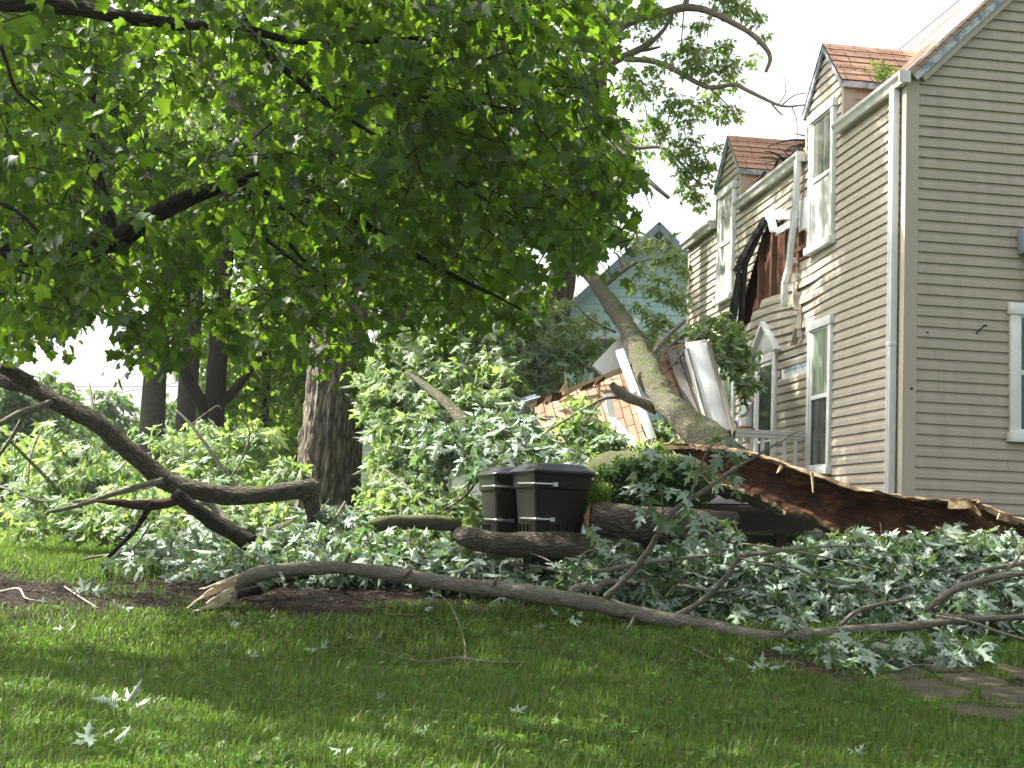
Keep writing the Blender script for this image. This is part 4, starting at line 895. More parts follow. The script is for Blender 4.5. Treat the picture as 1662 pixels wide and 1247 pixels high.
# ------------------------------------------------------------------ houses behind
def course_wall(mb, p, q, z0, z1, h, out, clip=None):
    """lap siding from p to q (xy), between z0 and z1; clip(z) -> (t0,t1) limits along the wall"""
    p = np.array([*p, 0.]); q = np.array([*q, 0.]); out = np.array([*out, 0.]); z = z0
    while z < z1 - .001:
        zz = min(z + h, z1); a0, b0 = clip(z) if clip else (0, 1); a1, b1 = clip(zz) if clip else (0, 1)
        if b0 > a0:
            X = lambda t, zq, o: p + (q - p) * t + out * o + np.array([0, 0, zq])
            mb.poly([X(a0, z, .025), X(b0, z, .025), X(b1, zz, .004), X(a1, zz, .004)]); mb.poly([X(a0, z, .025), X(b0, z, .025), X(b0, z, .0), X(a0, z, .0)])
        z += h
th = thing('turquoise_house', 'turquoise gabled house standing behind the tan house', 'house', (4., 33, .38))
apx = at(1065, 366, 30); lf = at(960, 460, 30); yw = math.radians(-3); ex = np.array([math.cos(yw), math.sin(yw)]); ey = np.array([-math.sin(yw), math.cos(yw)])
hx = apx[0] + .05; cl_ = at(914, 560, 30)[0]; wl = hx - cl_; slope = (apx[2] - lf[2]) / (apx[0] - lf[0]) ; ezt = apx[2] - slope * wl - .15
def T2(a, d): return tuple(np.array([hx, 30.]) + ex * a + ey * d)
mb = MB(); tot = 2 * wl
course_wall(mb, T2(-wl, 0), T2(wl, 0), .3, apx[2] - .2, .2, -ey, clip=lambda z: (max(0, (z - ezt) / slope / tot), 1 - max(0, (z - ezt) / slope / tot)) if z > ezt else (0, 1))
mb.build('gable_wall', M['turquoise'], th)
mb = MB(); course_wall(mb, T2(-wl, 9), T2(-wl, 0), .3, ezt, .2, -ex); course_wall(mb, T2(wl, 0), T2(wl, 9), .3, ezt, .2, ex); mb.build('side_wall', M['grey_siding'], th)
mb = MB()
for s_ in (-1, 1):
    for kk in (0, 1):
        e = .35; a = np.array([*T2(s_ * (wl + e), -.45), ezt - slope * e]); b = np.array([*T2(0, -.45), ezt + slope * wl]); a2_ = np.array([*T2(s_ * (wl + e), 9.3), ezt - slope * e]); b2_ = np.array([*T2(0, 9.3), ezt + slope * wl]); up_ = np.array([0, 0, .0 if kk else .14])
        mb.poly([a + up_, b + up_, b2_ + up_, a2_ + up_], uv=[(0, 0), (3, 0), (3, 9), (0, 9)])
    mb.poly([a, b, b + np.array([0, 0, .14]), a + np.array([0, 0, .14])]); mb.poly([a, a2_, a2_ + np.array([0, 0, .14]), a + np.array([0, 0, .14])])
mb.build('roof', M['shingle_dark'], th)
mb = MB()
for s_ in (-1, 1):
    a = np.array([*T2(s_ * (wl + .33), -.47), ezt - slope * .33 + .02]); b = np.array([*T2(0, -.47), ezt + slope * wl + .03]); mb.beam(a, b, .03, .16, up=(0, 0, 1))
mb.build('rake_board', M['conduit_grey'], th, split=True)
mb = MB(); A_ = T2(-wl, -.03); mb.box(A_[0] - .03, A_[0] + .22, A_[1] - .02, A_[1] + .02, .3, ezt + .1); mb.build('corner_board', M['turquoise'], th, split=True)
wq = at(1140 - 70, 530, 30)
for cx_, z0, z1 in ((hx + .6, 3.9, 5.35), (hx - 1.0, 3.9, 5.35)):
    mb = MB(); mb.box(cx_ - .5, cx_ + .5, 29.86, 30.05, z0, z1); wn_ = mb.build('window', M['white_paint'], th)
    mb = MB(); mb.box(cx_ - .40, cx_ + .40, 29.83, 29.9, z0 + .1, (z0 + z1) / 2 - .03); mb.box(cx_ - .40, cx_ + .40, 29.83, 29.9, (z0 + z1) / 2 + .03, z1 - .1); mb.build('pane', M['glass_dark'], wn_, split=True)
mb = MB(); S = T2(-wl, 2.2); S2 = T2(-wl, 3.2); mb.box(S[0] - .06, S[0] + .02, S[1], S2[1], 4.3, 5.9); wn_ = mb.build('window', M['raw_wood'], th)
mb = MB(); mb.box(S[0] - .09, S[0] - .05, S[1] + .1, S2[1] - .1, 4.4, 5.8); mb.build('pane', M['glass_dark'], wn_, split=True)

wh = thing('white_house', 'white sided house far behind, seen through the leaves beside the trash cans', 'house', (-1.5, 42, .38))
cw = at(733, 740, 40); mb = MB(); course_wall(mb, (cw[0] - 3.6, 40), (cw[0] + 1.9, 40), .2, 3.6, .16, (0, -1)); mb.build('front_wall', M['white_siding'], wh)
mb = MB(); course_wall(mb, (cw[0] + 1.9, 40), (cw[0] + 1.9, 48), .2, 3.6, .16, (1, 0)); course_wall(mb, (cw[0] - 3.6, 48), (cw[0] - 3.6, 40), .2, 3.6, .16, (-1, 0)); mb.build('side_wall', M['white_siding'], wh)
mb = MB(); mb.poly([(cw[0] - 3.9, 39.6, 3.55), (cw[0] + 2.2, 39.6, 3.55), (cw[0] + 2.2, 44, 5.8), (cw[0] - 3.9, 44, 5.8)], uv=[(0, 0), (6, 0), (6, 5), (0, 5)]); mb.poly([(cw[0] - 3.9, 48.4, 3.55), (cw[0] + 2.2, 48.4, 3.55), (cw[0] + 2.2, 44, 5.8), (cw[0] - 3.9, 44, 5.8)]); mb.build('roof', M['shingle_dark'], wh)
mb = MB(); mb.box(cw[0] - .42, cw[0] + .42, 39.93, 40.02, cw[2] - .62, cw[2] + .72); wn_ = mb.build('window', M['white_paint'], wh)
mb = MB(); mb.box(cw[0] - .32, cw[0] + .32, 39.90, 39.95, cw[2] - .5, cw[2] + .02); mb.box(cw[0] - .32, cw[0] + .32, 39.90, 39.95, cw[2] + .1, cw[2] + .6); mb.build('pane', M['glass_dark'], wn_, split=True)

# ------------------------------------------------------------------ standing trees
def crown(root, clumps, per, nl, size, tpl, mat, name='crown', L=.5, sag=.25, jit=.6, droop=.5, twig=None, shellb=.5, side=.5, fold=.25):
    O = []; D = []
    for (c, r, wgt) in clumps:
        k = max(1, int(per * wgt)); d = nrm(rng.normal(0, 1, (k, 3))); rad = shellb + (1 - shellb) * rng.random(k) ** .6
        p = np.asarray(c) + d * rad[:, None] * np.asarray(r); O.append(p); D.append(d * .8 + rng.normal(0, .5, (k, 3)))
    O = np.vstack(O); D = np.vstack(D); D[:, 2] = D[:, 2] * .5 - .05
    return foliage(name, O, D, L * rng.uniform(.6, 1.3, len(O)), nl, size, tpl, mat, root, twig, sag=sag, jit=jit, droop=droop, side=side, fold=fold)
def ell_clumps(c, R_, n, r, hollow=.35, flat=.75):
    out = []
    for _ in range(n):
        d = nrm(rng.normal(0, 1, 3)); q = (hollow + (1 - hollow) * rng.random() ** .5); rr = r * rng.uniform(.6, 1.35)
        out.append((np.asarray(c) + d * q * np.asarray(R_), (rr, rr, rr * flat), (rr / r) ** 2))
    return out
def limbs_to(root, start, clumps, r0, mat, name='limb', k=9):
    sp = []
    for i in range(min(k, len(clumps))):
        c = clumps[i][0]; s_ = np.asarray(start) + np.array([0, 0, rng.uniform(-.8, .8)]); mid = s_ * .45 + c * .55 + np.array([rng.normal(0, .3), rng.normal(0, .3), .5]); f = rng.uniform(.5, 1)
        sp.append(([s_, s_ * .75 + mid * .25 + np.array([0, 0, .2]), mid, c], [r0 * f, r0 * f * .75, r0 * f * .45, r0 * f * .12]))
    tubes(name, sp, mat, root, sides=8, rough=.04)

# near maple: trunk just outside the frame on the left, limbs and crown reaching over the lawn
mp = thing('broadleaf_maple', 'near maple whose dark shaded crown hangs over the whole upper left', 'tree', (-7.2, 9.6, .1))
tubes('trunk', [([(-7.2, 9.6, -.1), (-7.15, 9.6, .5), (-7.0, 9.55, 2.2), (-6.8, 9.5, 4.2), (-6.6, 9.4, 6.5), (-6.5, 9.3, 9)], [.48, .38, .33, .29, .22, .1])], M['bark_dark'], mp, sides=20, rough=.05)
LB = [[(-640, 470, 9.5, 40), (-300, 455, 9.4, 32), (-60, 425, 9.3, 26), (90, 405, 9.2, 22), (180, 392, 9.1, 19), (240, 355, 9.0, 16), (300, 325, 8.9, 14), (380, 300, 8.8, 10), (440, 312, 8.7, 7), (520, 335, 8.6, 6), (575, 355, 8.5, 5.5), (660, 405, 8.4, 5), (740, 450, 8.3, 3.5), (800, 478, 8.2, 2.5), (850, 505, 8.1, 1.5)],
      [(-560, -260, 8.9, 30), (-250, -90, 8.7, 22), (-60, -10, 8.6, 17), (60, 8, 8.5, 15), (130, 14, 8.5, 14), (200, 28, 8.4, 12), (290, 40, 8.4, 10), (380, 42, 8.3, 8), (470, 66, 8.3, 6), (560, 70, 8.2, 4), (700, 60, 8.1, 3)],
      [(385, 38, 8.3, 7), (420, 66, 8.2, 7), (440, 95, 8.2, 6.5), (470, 120, 8.2, 6), (520, 160, 8.2, 5), (570, 195, 8.2, 3.5), (640, 240, 8.1, 2)], [(500, 128, 8.2, 4), (560, 140, 8.1, 4), (620, 152, 8.1, 3.5), (690, 158, 8.0, 3), (760, 162, 8, 2), (860, 190, 7.9, 1.5)],
      [(178, 392, 9.1, 15), (172, 340, 9.2, 13), (160, 300, 9.3, 11), (148, 240, 9.4, 9), (150, 150, 9.6, 6), (165, 60, 9.8, 4)], [(362, 305, 8.8, 7), (378, 330, 8.7, 6), (402, 350, 8.6, 4), (440, 395, 8.5, 3), (500, 440, 8.4, 2)], [(376, 300, 8.8, 7), (405, 285, 8.7, 5), (440, 277, 8.6, 3)],
      [(370, 312, 8.8, 5), (420, 322, 8.7, 4.5), (470, 345, 8.6, 4), (520, 385, 8.5, 3), (545, 392, 8.5, 2)], [(470, 395, 8.8, 3), (490, 420, 8.8, 3), (515, 440, 8.7, 3), (530, 470, 8.7, 2)], [(690, 255, 8.2, 3), (730, 285, 8.1, 3), (780, 320, 8, 2), (850, 360, 7.9, 1.4)], [(-5, 60, 8.0, 4), (10, 100, 8.0, 3.5), (25, 145, 8.0, 3), (55, 172, 8, 2), (90, 205, 8, 1.2)], [(0, 330, 7.6, 4), (30, 345, 7.6, 3.5), (60, 375, 7.6, 3), (90, 410, 7.6, 2)]]
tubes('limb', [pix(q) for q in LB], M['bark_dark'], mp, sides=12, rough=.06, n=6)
POLY = [(-80, -80), (975, -80), (985, 60), (975, 130), (1000, 230), (1030, 290), (1020, 330), (985, 345), (990, 385), (970, 420), (945, 440), (925, 470), (880, 510), (840, 530), (770, 540), (700, 560), (640, 575), (600, 585), (540, 590), (500, 580), (470, 565), (400, 580), (340, 590), (300, 580), (250, 605), (215, 605), (190, 560), (160, 545), (130, 515), (110, 535), (70, 580), (40, 560), (-80, 580)]
def canopy_points(n):
    px = rng.uniform(-80, 1035, n * 3); py = rng.uniform(-80, 640, n * 3); k = inpoly(px, py, POLY)
    dens = np.ones(len(px)); f = lambda cx, cy_, sx, sy: np.exp(-((px - cx) / sx) ** 2 - ((py - cy_) / sy) ** 2)
    # windows in the crown through which the lit wood behind shows
    dens -= .93 * f(285, 170, 105, 85) + .75 * f(400, 215, 70, 45) + .65 * f(535, 255, 55, 75) + .6 * f(430, 395, 90, 30) + .5 * f(60, 90, 70, 55) + .6 * f(650, 370, 55, 40) + .45 * f(610, 120, 70, 30) + .35 * f(420, 520, 120, 50) + .55 * f(830, 450, 60, 40) + .5 * f(880, 60, 40, 40)
    dens *= .55 + .45 * (np.sin(px * .021 + 1) * np.sin(py * .027 + px * .006) > -.25)
    hang = np.sin(px * .043 + .7) * np.sin(px * .017 + 2) + .5 * np.sin(px * .113 + 1) * np.sin(px * .031)
    dens *= np.where((py > 455 + 60 * np.sin(px * .012 + .5)) & (hang < 0), .22, 1.)
    k &= rng.random(len(px)) < dens
    return px[k][:n], py[k][:n]
for nm_, npt, sz_, ya, yb, nl_ in (('crown', 1000, .086, 7.4, 9.0, 9), ('crown', 2050, .074, 9.0, 12.4, 9)):
    px, py = canopy_points(npt)
    if ya < 9: k = rng.random(len(px)) < .35 + .65 * (sstep(350, 600, px) * (1 - sstep(330, 480, py)) + .6 * (1 - sstep(60, 260, px)) * sstep(200, 300, py)); px, py = px[k], py[k]
    O = np.array([at(a_, b_, c_) for a_, b_, c_ in zip(px, py, rng.uniform(ya, yb, len(px)))]); O[:, 2] += .08
    D = nrm(np.stack([rng.normal(.35, .7, len(O)), rng.normal(-.25, .7, len(O)), rng.normal(-.15, .3, len(O))], 1))
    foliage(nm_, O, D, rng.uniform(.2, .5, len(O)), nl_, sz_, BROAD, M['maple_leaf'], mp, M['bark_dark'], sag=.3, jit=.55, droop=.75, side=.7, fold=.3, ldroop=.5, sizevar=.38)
cl = []
for _ in range(120):   # unseen crown above and beside the picture, extended to shade the lawn
    q = np.array([rng.uniform(-10.5, 1.2), rng.uniform(.5, 13.5), 0]); zt = 4.3 + .12 * max(0, 9 - q[1]) + .25 * (q[0] + 4 > 0) * (q[0] + 4) * .5
    top = 5.2 + 4.2 * math.exp(-((q[0] + 5.5) / 4.5) ** 2 - ((q[1] - 9) / 5) ** 2); lo_ = max(4.9, zt + .8) + .26 * max(0, q[1] - 9); q[2] = rng.uniform(lo_, max(lo_ + .8, top)); cl.append((q, (1.0, 1.0, .55), 1.))
cl = [c for c in cl if (lambda v: v[2] > 1.05 + .38 * v[1] + .5 or v[0] < -.42 * v[1])(c[0])]
crown(mp, cl, 12, 9, .14, BROAD, M['maple_leaf'], 'crown_top', L=.5, jit=.45, droop=.5, twig=M['bark_dark'], shellb=.2)
limbs_to(mp, (-6.7, 9.4, 5.), cl[::9], .14, M['bark_dark'], 'upper_limb', 12)

def tree(name, label, path, mat, clumps, per, nl, size, tpl, lmat, ridge=0, sides=18, L=.5, limbs=8, group=None, r0=None, shellb=.5, rough=.05, sag=.25, twig=None):
    p, r = zip(*[(np.asarray(q[:3], float), q[3]) for q in path]); root = thing(name, label, 'tree', tuple(p[0]), group)
    a = tube_arrays(p, r, sides=sides, rough=0 if ridge else rough, n=14 if ridge else 6, ridge=ridge, seed=int(abs(p[0][0]) * 100)); mesh_obj('trunk', a[0], a[1], a[2], M[mat], root, True, a[3])
    if clumps:
        if limbs: limbs_to(root, p[-2], clumps, (r0 or r[-2] * .8), M[mat], k=limbs)
        crown(root, clumps, per, nl, size, tpl, M[lmat], L=L, twig=twig or M[mat], shellb=shellb, sag=sag)
    return root
# big furrowed trunk
b = at(541, 700, 19)[0]
cl = ell_clumps((b + .2, 21, 8.6), (3.4, 2.7, 3.3), 24, 1.0) + ell_clumps((b + 1.7, 19.4, 12.3), (4.4, 3.2, 2.3), 15, .7) + ell_clumps((b + .9, 16.3, 10.2), (2.8, 1.1, 1.7), 17, .5)  # last two groups added above the frame to dapple the house front
cl = [c for c in cl if not (b - 1.45 - .79 * (c[0][2] - 1.2) < c[0][0] < b + .55 - .79 * (c[0][2] - 3.2) and abs(c[0][1] - 19 - .29 * (c[0][2] - 2)) < 1.6)]  # clumps removed along the sun's path so the trunk stays lit
bt_ = tree('silver_maple', 'big standing tree with thick furrowed grey trunk, sunlit on its left', [(b - .12, 19, .2, .62), (b - .06, 19, .9, .50), (b - .02, 19, 1.8, .45), (b + .0, 19, 3.0, .42), (b + .02, 19, 4.2, .37), (b - .05, 19.1, 5.6, .33), (b - .2, 19.2, 7.5, .27), (b - .4, 19.4, 10, .16)], 'bark_big', cl, 55, 12, .13, SILVER_S, 'back_leaf', ridge=.05, sides=120, limbs=14, r0=.17)
tubes('limb', [([(b, 19, 4.8), (b - .9, 18.9, 6), (b - 2.2, 18.6, 7.6), (b - 3.2, 18.4, 9)], [.2, .16, .1, .04]), ([(b, 19, 4.2), (b + .9, 19.2, 5.2), (b + 1.6, 19.3, 6.4), (b + 2.4, 19.5, 8)], [.18, .14, .1, .04])], M['bark_big'], bt_, sides=12, rough=.05)
# second trunk behind it
q = at(652, 360, 26); cl = ell_clumps((q[0] - .5, 27, 9.5), (4.2, 3, 3.6), 32, 1.2)
tree('silver_maple', 'slimmer tall trunk standing behind and right of the big furrowed one', [(q[0] + .1, 26, .2, .3), (q[0], 26, 4.5, .22), (q[0] - .1, 26, 7, .2), (q[0] - .3, 26, 10, .12)], 'bark', cl, 50, 12, .15, SILVER_S, 'back_leaf', limbs=10)
# the tall bare limbed tree at the top right
tr_ = thing('storm_broken_tree', 'tall tree with broken limbs and sparse leaves against the sky above the houses', 'tree', tuple((at(905, 800, 22)[0], 22, .3)))
B0 = at(905, 800, 22); p, r = pix([(870, 860, 22, 30), (880, 700, 22, 26), (905, 500, 22, 23), (935, 300, 22, 21), (960, 190, 22, 20), (968, 120, 22, 18), (985, 50, 22, 16), (995, -20, 22, 15), (1010, -150, 22, 12), (1040, -320, 22, 6)])
tubes('trunk', [(p, r)], M['bark'], tr_, sides=14, rough=.06)
RB = [[(972, 108, 22, 12), (1000, 52, 21.6, 11), (1030, 33, 21.3, 10), (1075, 22, 21, 9), (1110, 13, 20.8, 9), (1140, 15, 20.6, 8), (1175, 30, 20.5, 7), (1215, 52, 20.4, 6), (1240, 75, 20.3, 5.5), (1250, 95, 20.3, 5), (1243, 117, 20.3, 3.5)], [(1110, 14, 20.8, 7), (1117, -10, 20.7, 6), (1120, -60, 20.6, 4)],
      [(972, 118, 22, 11), (1000, 98, 21.7, 9), (1035, 82, 21.4, 8), (1060, 66, 21.2, 6), (1080, 45, 21.1, 4), (1086, 30, 21, 3)], [(1035, 82, 21.4, 5), (1055, 80, 21.3, 4), (1072, 76, 21.2, 2)], [(1015, 97, 21.5, 6), (1050, 98, 21.2, 6.5), (1080, 106, 21, 6.5), (1110, 122, 20.7, 6), (1150, 142, 20.4, 5), (1190, 138, 20.1, 4.5), (1215, 148, 19.9, 4.5), (1250, 165, 19.6, 3.5), (1275, 173, 19.4, 2.5), (1310, 170, 19.2, 1.5)],
      [(945, 170, 22, 9), (975, 178, 21.7, 8), (1000, 200, 21.5, 6), (1020, 230, 21.3, 5), (1035, 240, 21.2, 4.5), (1075, 240, 21, 4), (1105, 265, 20.9, 3), (1135, 300, 20.8, 2)], [(925, 217, 21.5, 7), (960, 220, 21.2, 8), (985, 232, 21, 7.5), (1010, 250, 20.8, 7), (1035, 275, 20.6, 6), (1060, 300, 20.4, 5.5), (1086, 322, 20.3, 4)],
      [(1250, 165, 19.6, 2), (1262, 180, 19.5, 2), (1270, 187, 19.4, 1.5)], [(1270, 170, 19.4, 1.6), (1290, 155, 19.3, 1.3), (1318, 150, 19.2, .8)], [(1262, 172, 19.5, 1.3), (1275, 150, 19.5, 1), (1273, 125, 19.5, .6)], [(1285, 172, 19.3, 1.3), (1293, 195, 19.3, 1), (1294, 235, 19.3, .6)], [(1110, 15, 20.8, 1.5), (1107, 55, 20.8, 1.5), (1103, 100, 20.8, 1)], [(1152, 30, 20.6, 1.5), (1148, 60, 20.6, 1)], [(1046, 290, 20.5, 1.5), (1050, 320, 20.5, 1.2), (1056, 338, 20.5, .8)], [(1150, 142, 20.4, 2), (1175, 165, 20.3, 1.5), (1200, 195, 20.2, 1)], [(1040, 240, 21.2, 1.5), (1050, 190, 21.2, 1.2), (1040, 150, 21.2, .8)]]
tubes('limb', [pix([(a_, b_, c_, d_ * .76) for a_, b_, c_, d_ in q]) for q in RB], M['bark_gray'], tr_, sides=9, rough=.06)
TC = [(1030, 128, 22), (1055, 145, 20), (1020, 150, 16), (1120, 85, 22), (1135, 105, 24), (1110, 75, 14), (1170, 75, 18), (1182, 105, 20), (1190, 130, 14), (1160, 140, 16), (1060, 195, 18), (1095, 170, 20), (1110, 195, 18), (1130, 175, 14), (1160, 180, 20), (1185, 185, 14), (1070, 215, 16), (1080, 30, 18), (1050, 55, 14), (1060, 20, 20), (1200, 12, 22), (1225, 25, 16), (1170, 5, 20), (1020, 205, 14), (1100, 245, 20), (1125, 235, 16), (1140, 262, 20), (1110, 285, 18), (1125, 310, 20), (1150, 285, 14), (1160, 245, 10), (1010, 225, 14), (1240, 60, 10), (1030, 272, 10), (1085, 250, 10), (965, 30, 26), (940, 10, 26), (1020, 20, 18), (1140, 40, 14), (1225, 95, 10), (1085, 100, 14), (1140, 330, 9), (1060, 110, 14)]
cl = [(at(a, b_, 21 + rng.uniform(-.7, .7)), (c * .0135, .3, c * .0110), (c / 18.) ** 2) for a, b_, c in TC for _ in (0,)]
cl += [(at(rng.uniform(850, 1150), rng.uniform(-240, -30), 21 + rng.uniform(-1, 1)), (.45, .4, .3), 3.) for _ in range(40)]
crown(tr_, cl, 21, 9, .074, SILVER_S, M['back_leaf'], L=.16, twig=M['bark_gray'], shellb=.1, sag=.2, droop=.35)
# trees of the wood behind
def px_tree(name, label, px, Y, zt, r, mat, cz, cR, n, cr, per, lm='back_leaf', lsz=.17, lean=0., cdx=0., group='trees of the wood behind the yard', limbs=8, nl=11, tpl=PLAIN, L=.6):
    x = at(px, 700, Y)[0]; cl = ell_clumps((x + cdx, Y + .5, cz), cR, n, cr)
    return tree(name, label, [(x, Y, .2, r * 1.3), (x + lean * .1, Y, 1., r), (x + lean * .4, Y, zt * .5, r * .9), (x + lean, Y, zt * .85, r * .7), (x + lean * 1.2, Y, zt, r * .4)], mat, cl, per, nl, lsz, tpl, lm, limbs=limbs, group=group, L=L)
px_tree('wood_tree', 'straight mossy trunk with a burl, rising into the dark crown at left', 246, 27, 10, .26, 'bark_moss2', 9, (3.5, 3, 3), 11, 1.1, 45, lsz=.15)
fk = px_tree('wood_tree', 'dark forked trunk seen left of the big furrowed tree', 345, 24, 9, .20, 'bark_dark', 8.8, (3.4, 3, 3), 11, 1.1, 45, lsz=.15)
x = at(335, 700, 24)[0]; tubes('fork_limb', [pix([(352, 705, 24, 12), (325, 650, 23.9, 11), (302, 610, 23.8, 9), (290, 560, 23.7, 7), (270, 480, 23.6, 4)]), pix([(352, 660, 24, 9), (375, 640, 24, 8), (400, 610, 24, 6), (430, 570, 24, 3)])], M['bark_dark'], fk, sides=10, rough=.05)
px_tree('wood_tree', 'thin yellow green tree left of the big furrowed trunk', 428, 30, 7, .10, 'bark', 4.6, (1.9, 1.6, 2.6), 26, .75, 45, 'pale_leaf', .14)
px_tree('wood_tree', 'small leafy tree filling the gap just left of the furrowed trunk', 470, 33, 6, .08, 'bark', 4.4, (1.8, 1.6, 2.6), 24, .8, 45, 'pale_leaf', .15)
px_tree('wood_tree', 'leafy tree crown high behind the dark maple, brightest in the sun', 300, 26, 10, .2, 'bark', 7.8, (3.6, 2.0, 2.8), 40, .85, 60, 'pale_leaf', .14, cdx=-.6)
px_tree('wood_tree', 'broad tree crown at the far left edge behind the maple', -70, 27, 10, .25, 'bark', 8.6, (3.6, 3, 3), 40, 1.2, 65, lsz=.16)
px_tree('wood_tree', 'leafy tree between the furrowed trunk and the turquoise house', 690, 33, 9, .2, 'bark', 6.4, (2.4, 2, 3.2), 34, 1.0, 60, lsz=.16, cdx=.2)
px_tree('wood_tree', 'light green tree beside the grey side wall of the turquoise house', 845, 44, 8, .2, 'bark', 5.2, (1.9, 2, 3.6), 30, 1.0, 50, 'pale_leaf', .2)
px_tree('wood_tree', 'tree whose pale top rises above the turquoise roof line on its left', 905, 42, 9, .2, 'bark', 6.2, (1.5, 2, 2.8), 16, .9, 45, 'back_leaf', .18)
px_tree('wood_tree', 'tall crown behind the top of the picture, between maple and broken tree', 720, 34, 12, .25, 'bark', 10.6, (4.2, 3, 2.8), 36, 1.2, 60, lsz=.16)
for i, (px_, Y, cz, R_, n_, lab) in enumerate(((35, 48, 2.9, (3.0, 2.5, 2.1), 26, 'hazy round tree at the far left of the distant row'), (120, 55, 2.9, (3.2, 2.5, 2.5), 28, 'pale hazy tree in the middle of the distant row at left'), (165, 60, 2.2, (2.6, 2.5, 2.0), 26, 'lower hazy tree where the distant row slopes down'), (-70, 40, 3.4, (2.2, 2.5, 2.4), 24, 'dark tree at the very edge of the distant row'), (215, 66, 1.6, (2.4, 2.5, 1.6), 20, 'small far tree under the bright sky gap'), (430, 50, 4.5, (5, 3, 4), 34, 'far tree closing the view behind the thin yellow green trees'), (600, 52, 4.8, (5, 3, 4.2), 34, 'far tree closing the view behind the furrowed trunk'), (310, 58, 1.8, (2.6, 3, 1.6), 24, 'low far tree behind the forked trunk'))):
    px_tree('distant_tree', lab, px_, Y, cz + 1, .2, 'bark', cz, R_, n_, 1.25, 42, 'far_leaf', .30, group='distant trees beyond the yard', limbs=4, nl=10)

# ------------------------------------------------------------------ fallen silver maple branches
def heap_sprays(poly, n, Y0, Y1, deep, ytop=None, ybot=None):
    """points spread through a leafy heap: its front runs from depth Y1 (top) to Y0 (foot)"""
    xs = [q[0] for q in poly]; ys = [q[1] for q in poly]; px = rng.uniform(min(xs), max(xs), n * 3); py = rng.uniform(min(ys), max(ys), n * 3); k = inpoly(px, py, poly); px = px[k][:n]; py = py[k][:n]
    if len(px) > 60:                  # gather the sprays into tufts
        nc = max(8, len(px) // 9); c = rng.integers(0, len(px), nc)[rng.integers(0, nc, len(px))]; mv = rng.random(len(px)) < .72
        px = np.where(mv, px[c] + rng.normal(0, 11, len(px)), px); py = np.where(mv, py[c] + rng.normal(0, 9, len(px)), py); py = np.clip(py, min(ys) - 12, max(ys))
    t = (py - min(ys)) / (max(ys) - min(ys)); Y = Y1 + (Y0 - Y1) * t + deep * rng.random(len(px)) ** 1.3
    O = np.array([at(a, b_, c) for a, b_, c in zip(px, py, Y)]); O[:, 2] = np.maximum(O[:, 2], ground(O[:, 0], O[:, 1]) + .03); return O
def fallen(name, label, stems, heaps, size, nl=6, flip=.65, mat='silver_leaf', bark='bark_gray', L=.26, sag=.35, tpl=SILVER, group=None, parts=(), jit=.7, droop=1.1, cat='branch', dirb=(0, -.35, .15), base=None):
    p0 = base if base is not None else at(*stems[0][0][:3]); root = thing(name, label, cat, tuple(p0), group)
    tubes('stem', [pix([(a, b_, c, d * (.72 if bark == 'bark_gray' else 1)) for a, b_, c, d in q]) for q in stems], M[bark], root, sides=10, rough=.07)
    Os = np.vstack([heap_sprays(*h) for h in heaps]); D = np.array(dirb) + rng.normal(0, .6, Os.shape)
    Ls = L * rng.uniform(.6, 1.3, len(Os)); k = rng.random(len(Os)) < .10      # some long loose sprays stand out of the heap
    D[k] = np.array([0, -.15, .55]) + rng.normal(0, .5, (k.sum(), 3)); Ls[k] *= 2.1
    foliage('leaves', Os, D, Ls, nl, size, tpl, M[mat], root, M['twig' if mat == 'silver_leaf' else 'twig_pale'], sag=sag, up=(0, -.75, .55), jit=jit, droop=droop, flip=flip, side=.5, fold=.4, ldroop=.8, sizevar=.42)
    return root
G1 = 'fallen silver leaved branches heaped over the yard'
# long foreground limb with its torn end
fl = thing('fallen_limb', 'long grey limb lying across the lawn, its splintered end at left', 'branch', tuple(at(700, 960, 10.9)))
ML = [(356, 966, 10.6, 10), (372, 952, 10.65, 11), (392, 941, 10.7, 11.5), (430, 929, 10.75, 11.5), (500, 923, 10.85, 10.5), (560, 922, 10.9, 10.5), (640, 933, 10.95, 11.5), (700, 943, 10.95, 12), (780, 954, 10.95, 12.5), (850, 962, 10.9, 13), (930, 974, 10.85, 13), (1000, 988, 10.8, 12.5), (1060, 1001, 10.7, 12)]
for a_, b_, r_ in ((1130, 1013, 11.5), (1170, 1020, 11), (1240, 1033, 9.5), (1300, 1033, 9), (1350, 1026, 9), (1420, 1021, 8), (1480, 1016, 7), (1560, 1006, 6), (1640, 1003, 5), (1720, 1003, 4)):
    g_ = onground(a_, b_ + r_ * .8); ML.append((a_, b_, min(10.6, g_[1]), r_))
tubes('stem', [pix(ML)], M['bark_gray'], fl, sides=16, rough=.07, n=7)
mb = MB()
for A_, B_, C_, k_ in (((380, 946), (336, 963), (300, 987), 9), ((372, 968), (342, 984), (308, 994), 8), ((384, 941), (352, 951), (324, 957), 4), ((378, 957), (352, 970), (330, 980), 4)):
    for k in range(k_):
        f_ = rng.uniform(.35, 1); j = rng.normal(0, 2.2, 4); a_ = at(A_[0] + j[0], A_[1] + j[1], 10.6 + .02 * j[2]); b_ = at(B_[0] + j[2] + 4, B_[1] + j[1] * .7, 10.52 + .015 * j[3]); bc = np.array(B_) + (np.array(C_) - B_) * f_; c_ = at(bc[0] + j[3] * .5, bc[1] + j[0] * .5, 10.46 + .01 * j[2])
        w0 = rng.uniform(.012, .034); mb.beam(a_, b_, w0, .012, up=(0, 1, .4), w2=w0 * .8); mb.beam(b_, c_, w0 * .8, .010, up=(0, 1, .4), w2=.003)
mb.build('splintered_end', M['torn_wood'], fl)
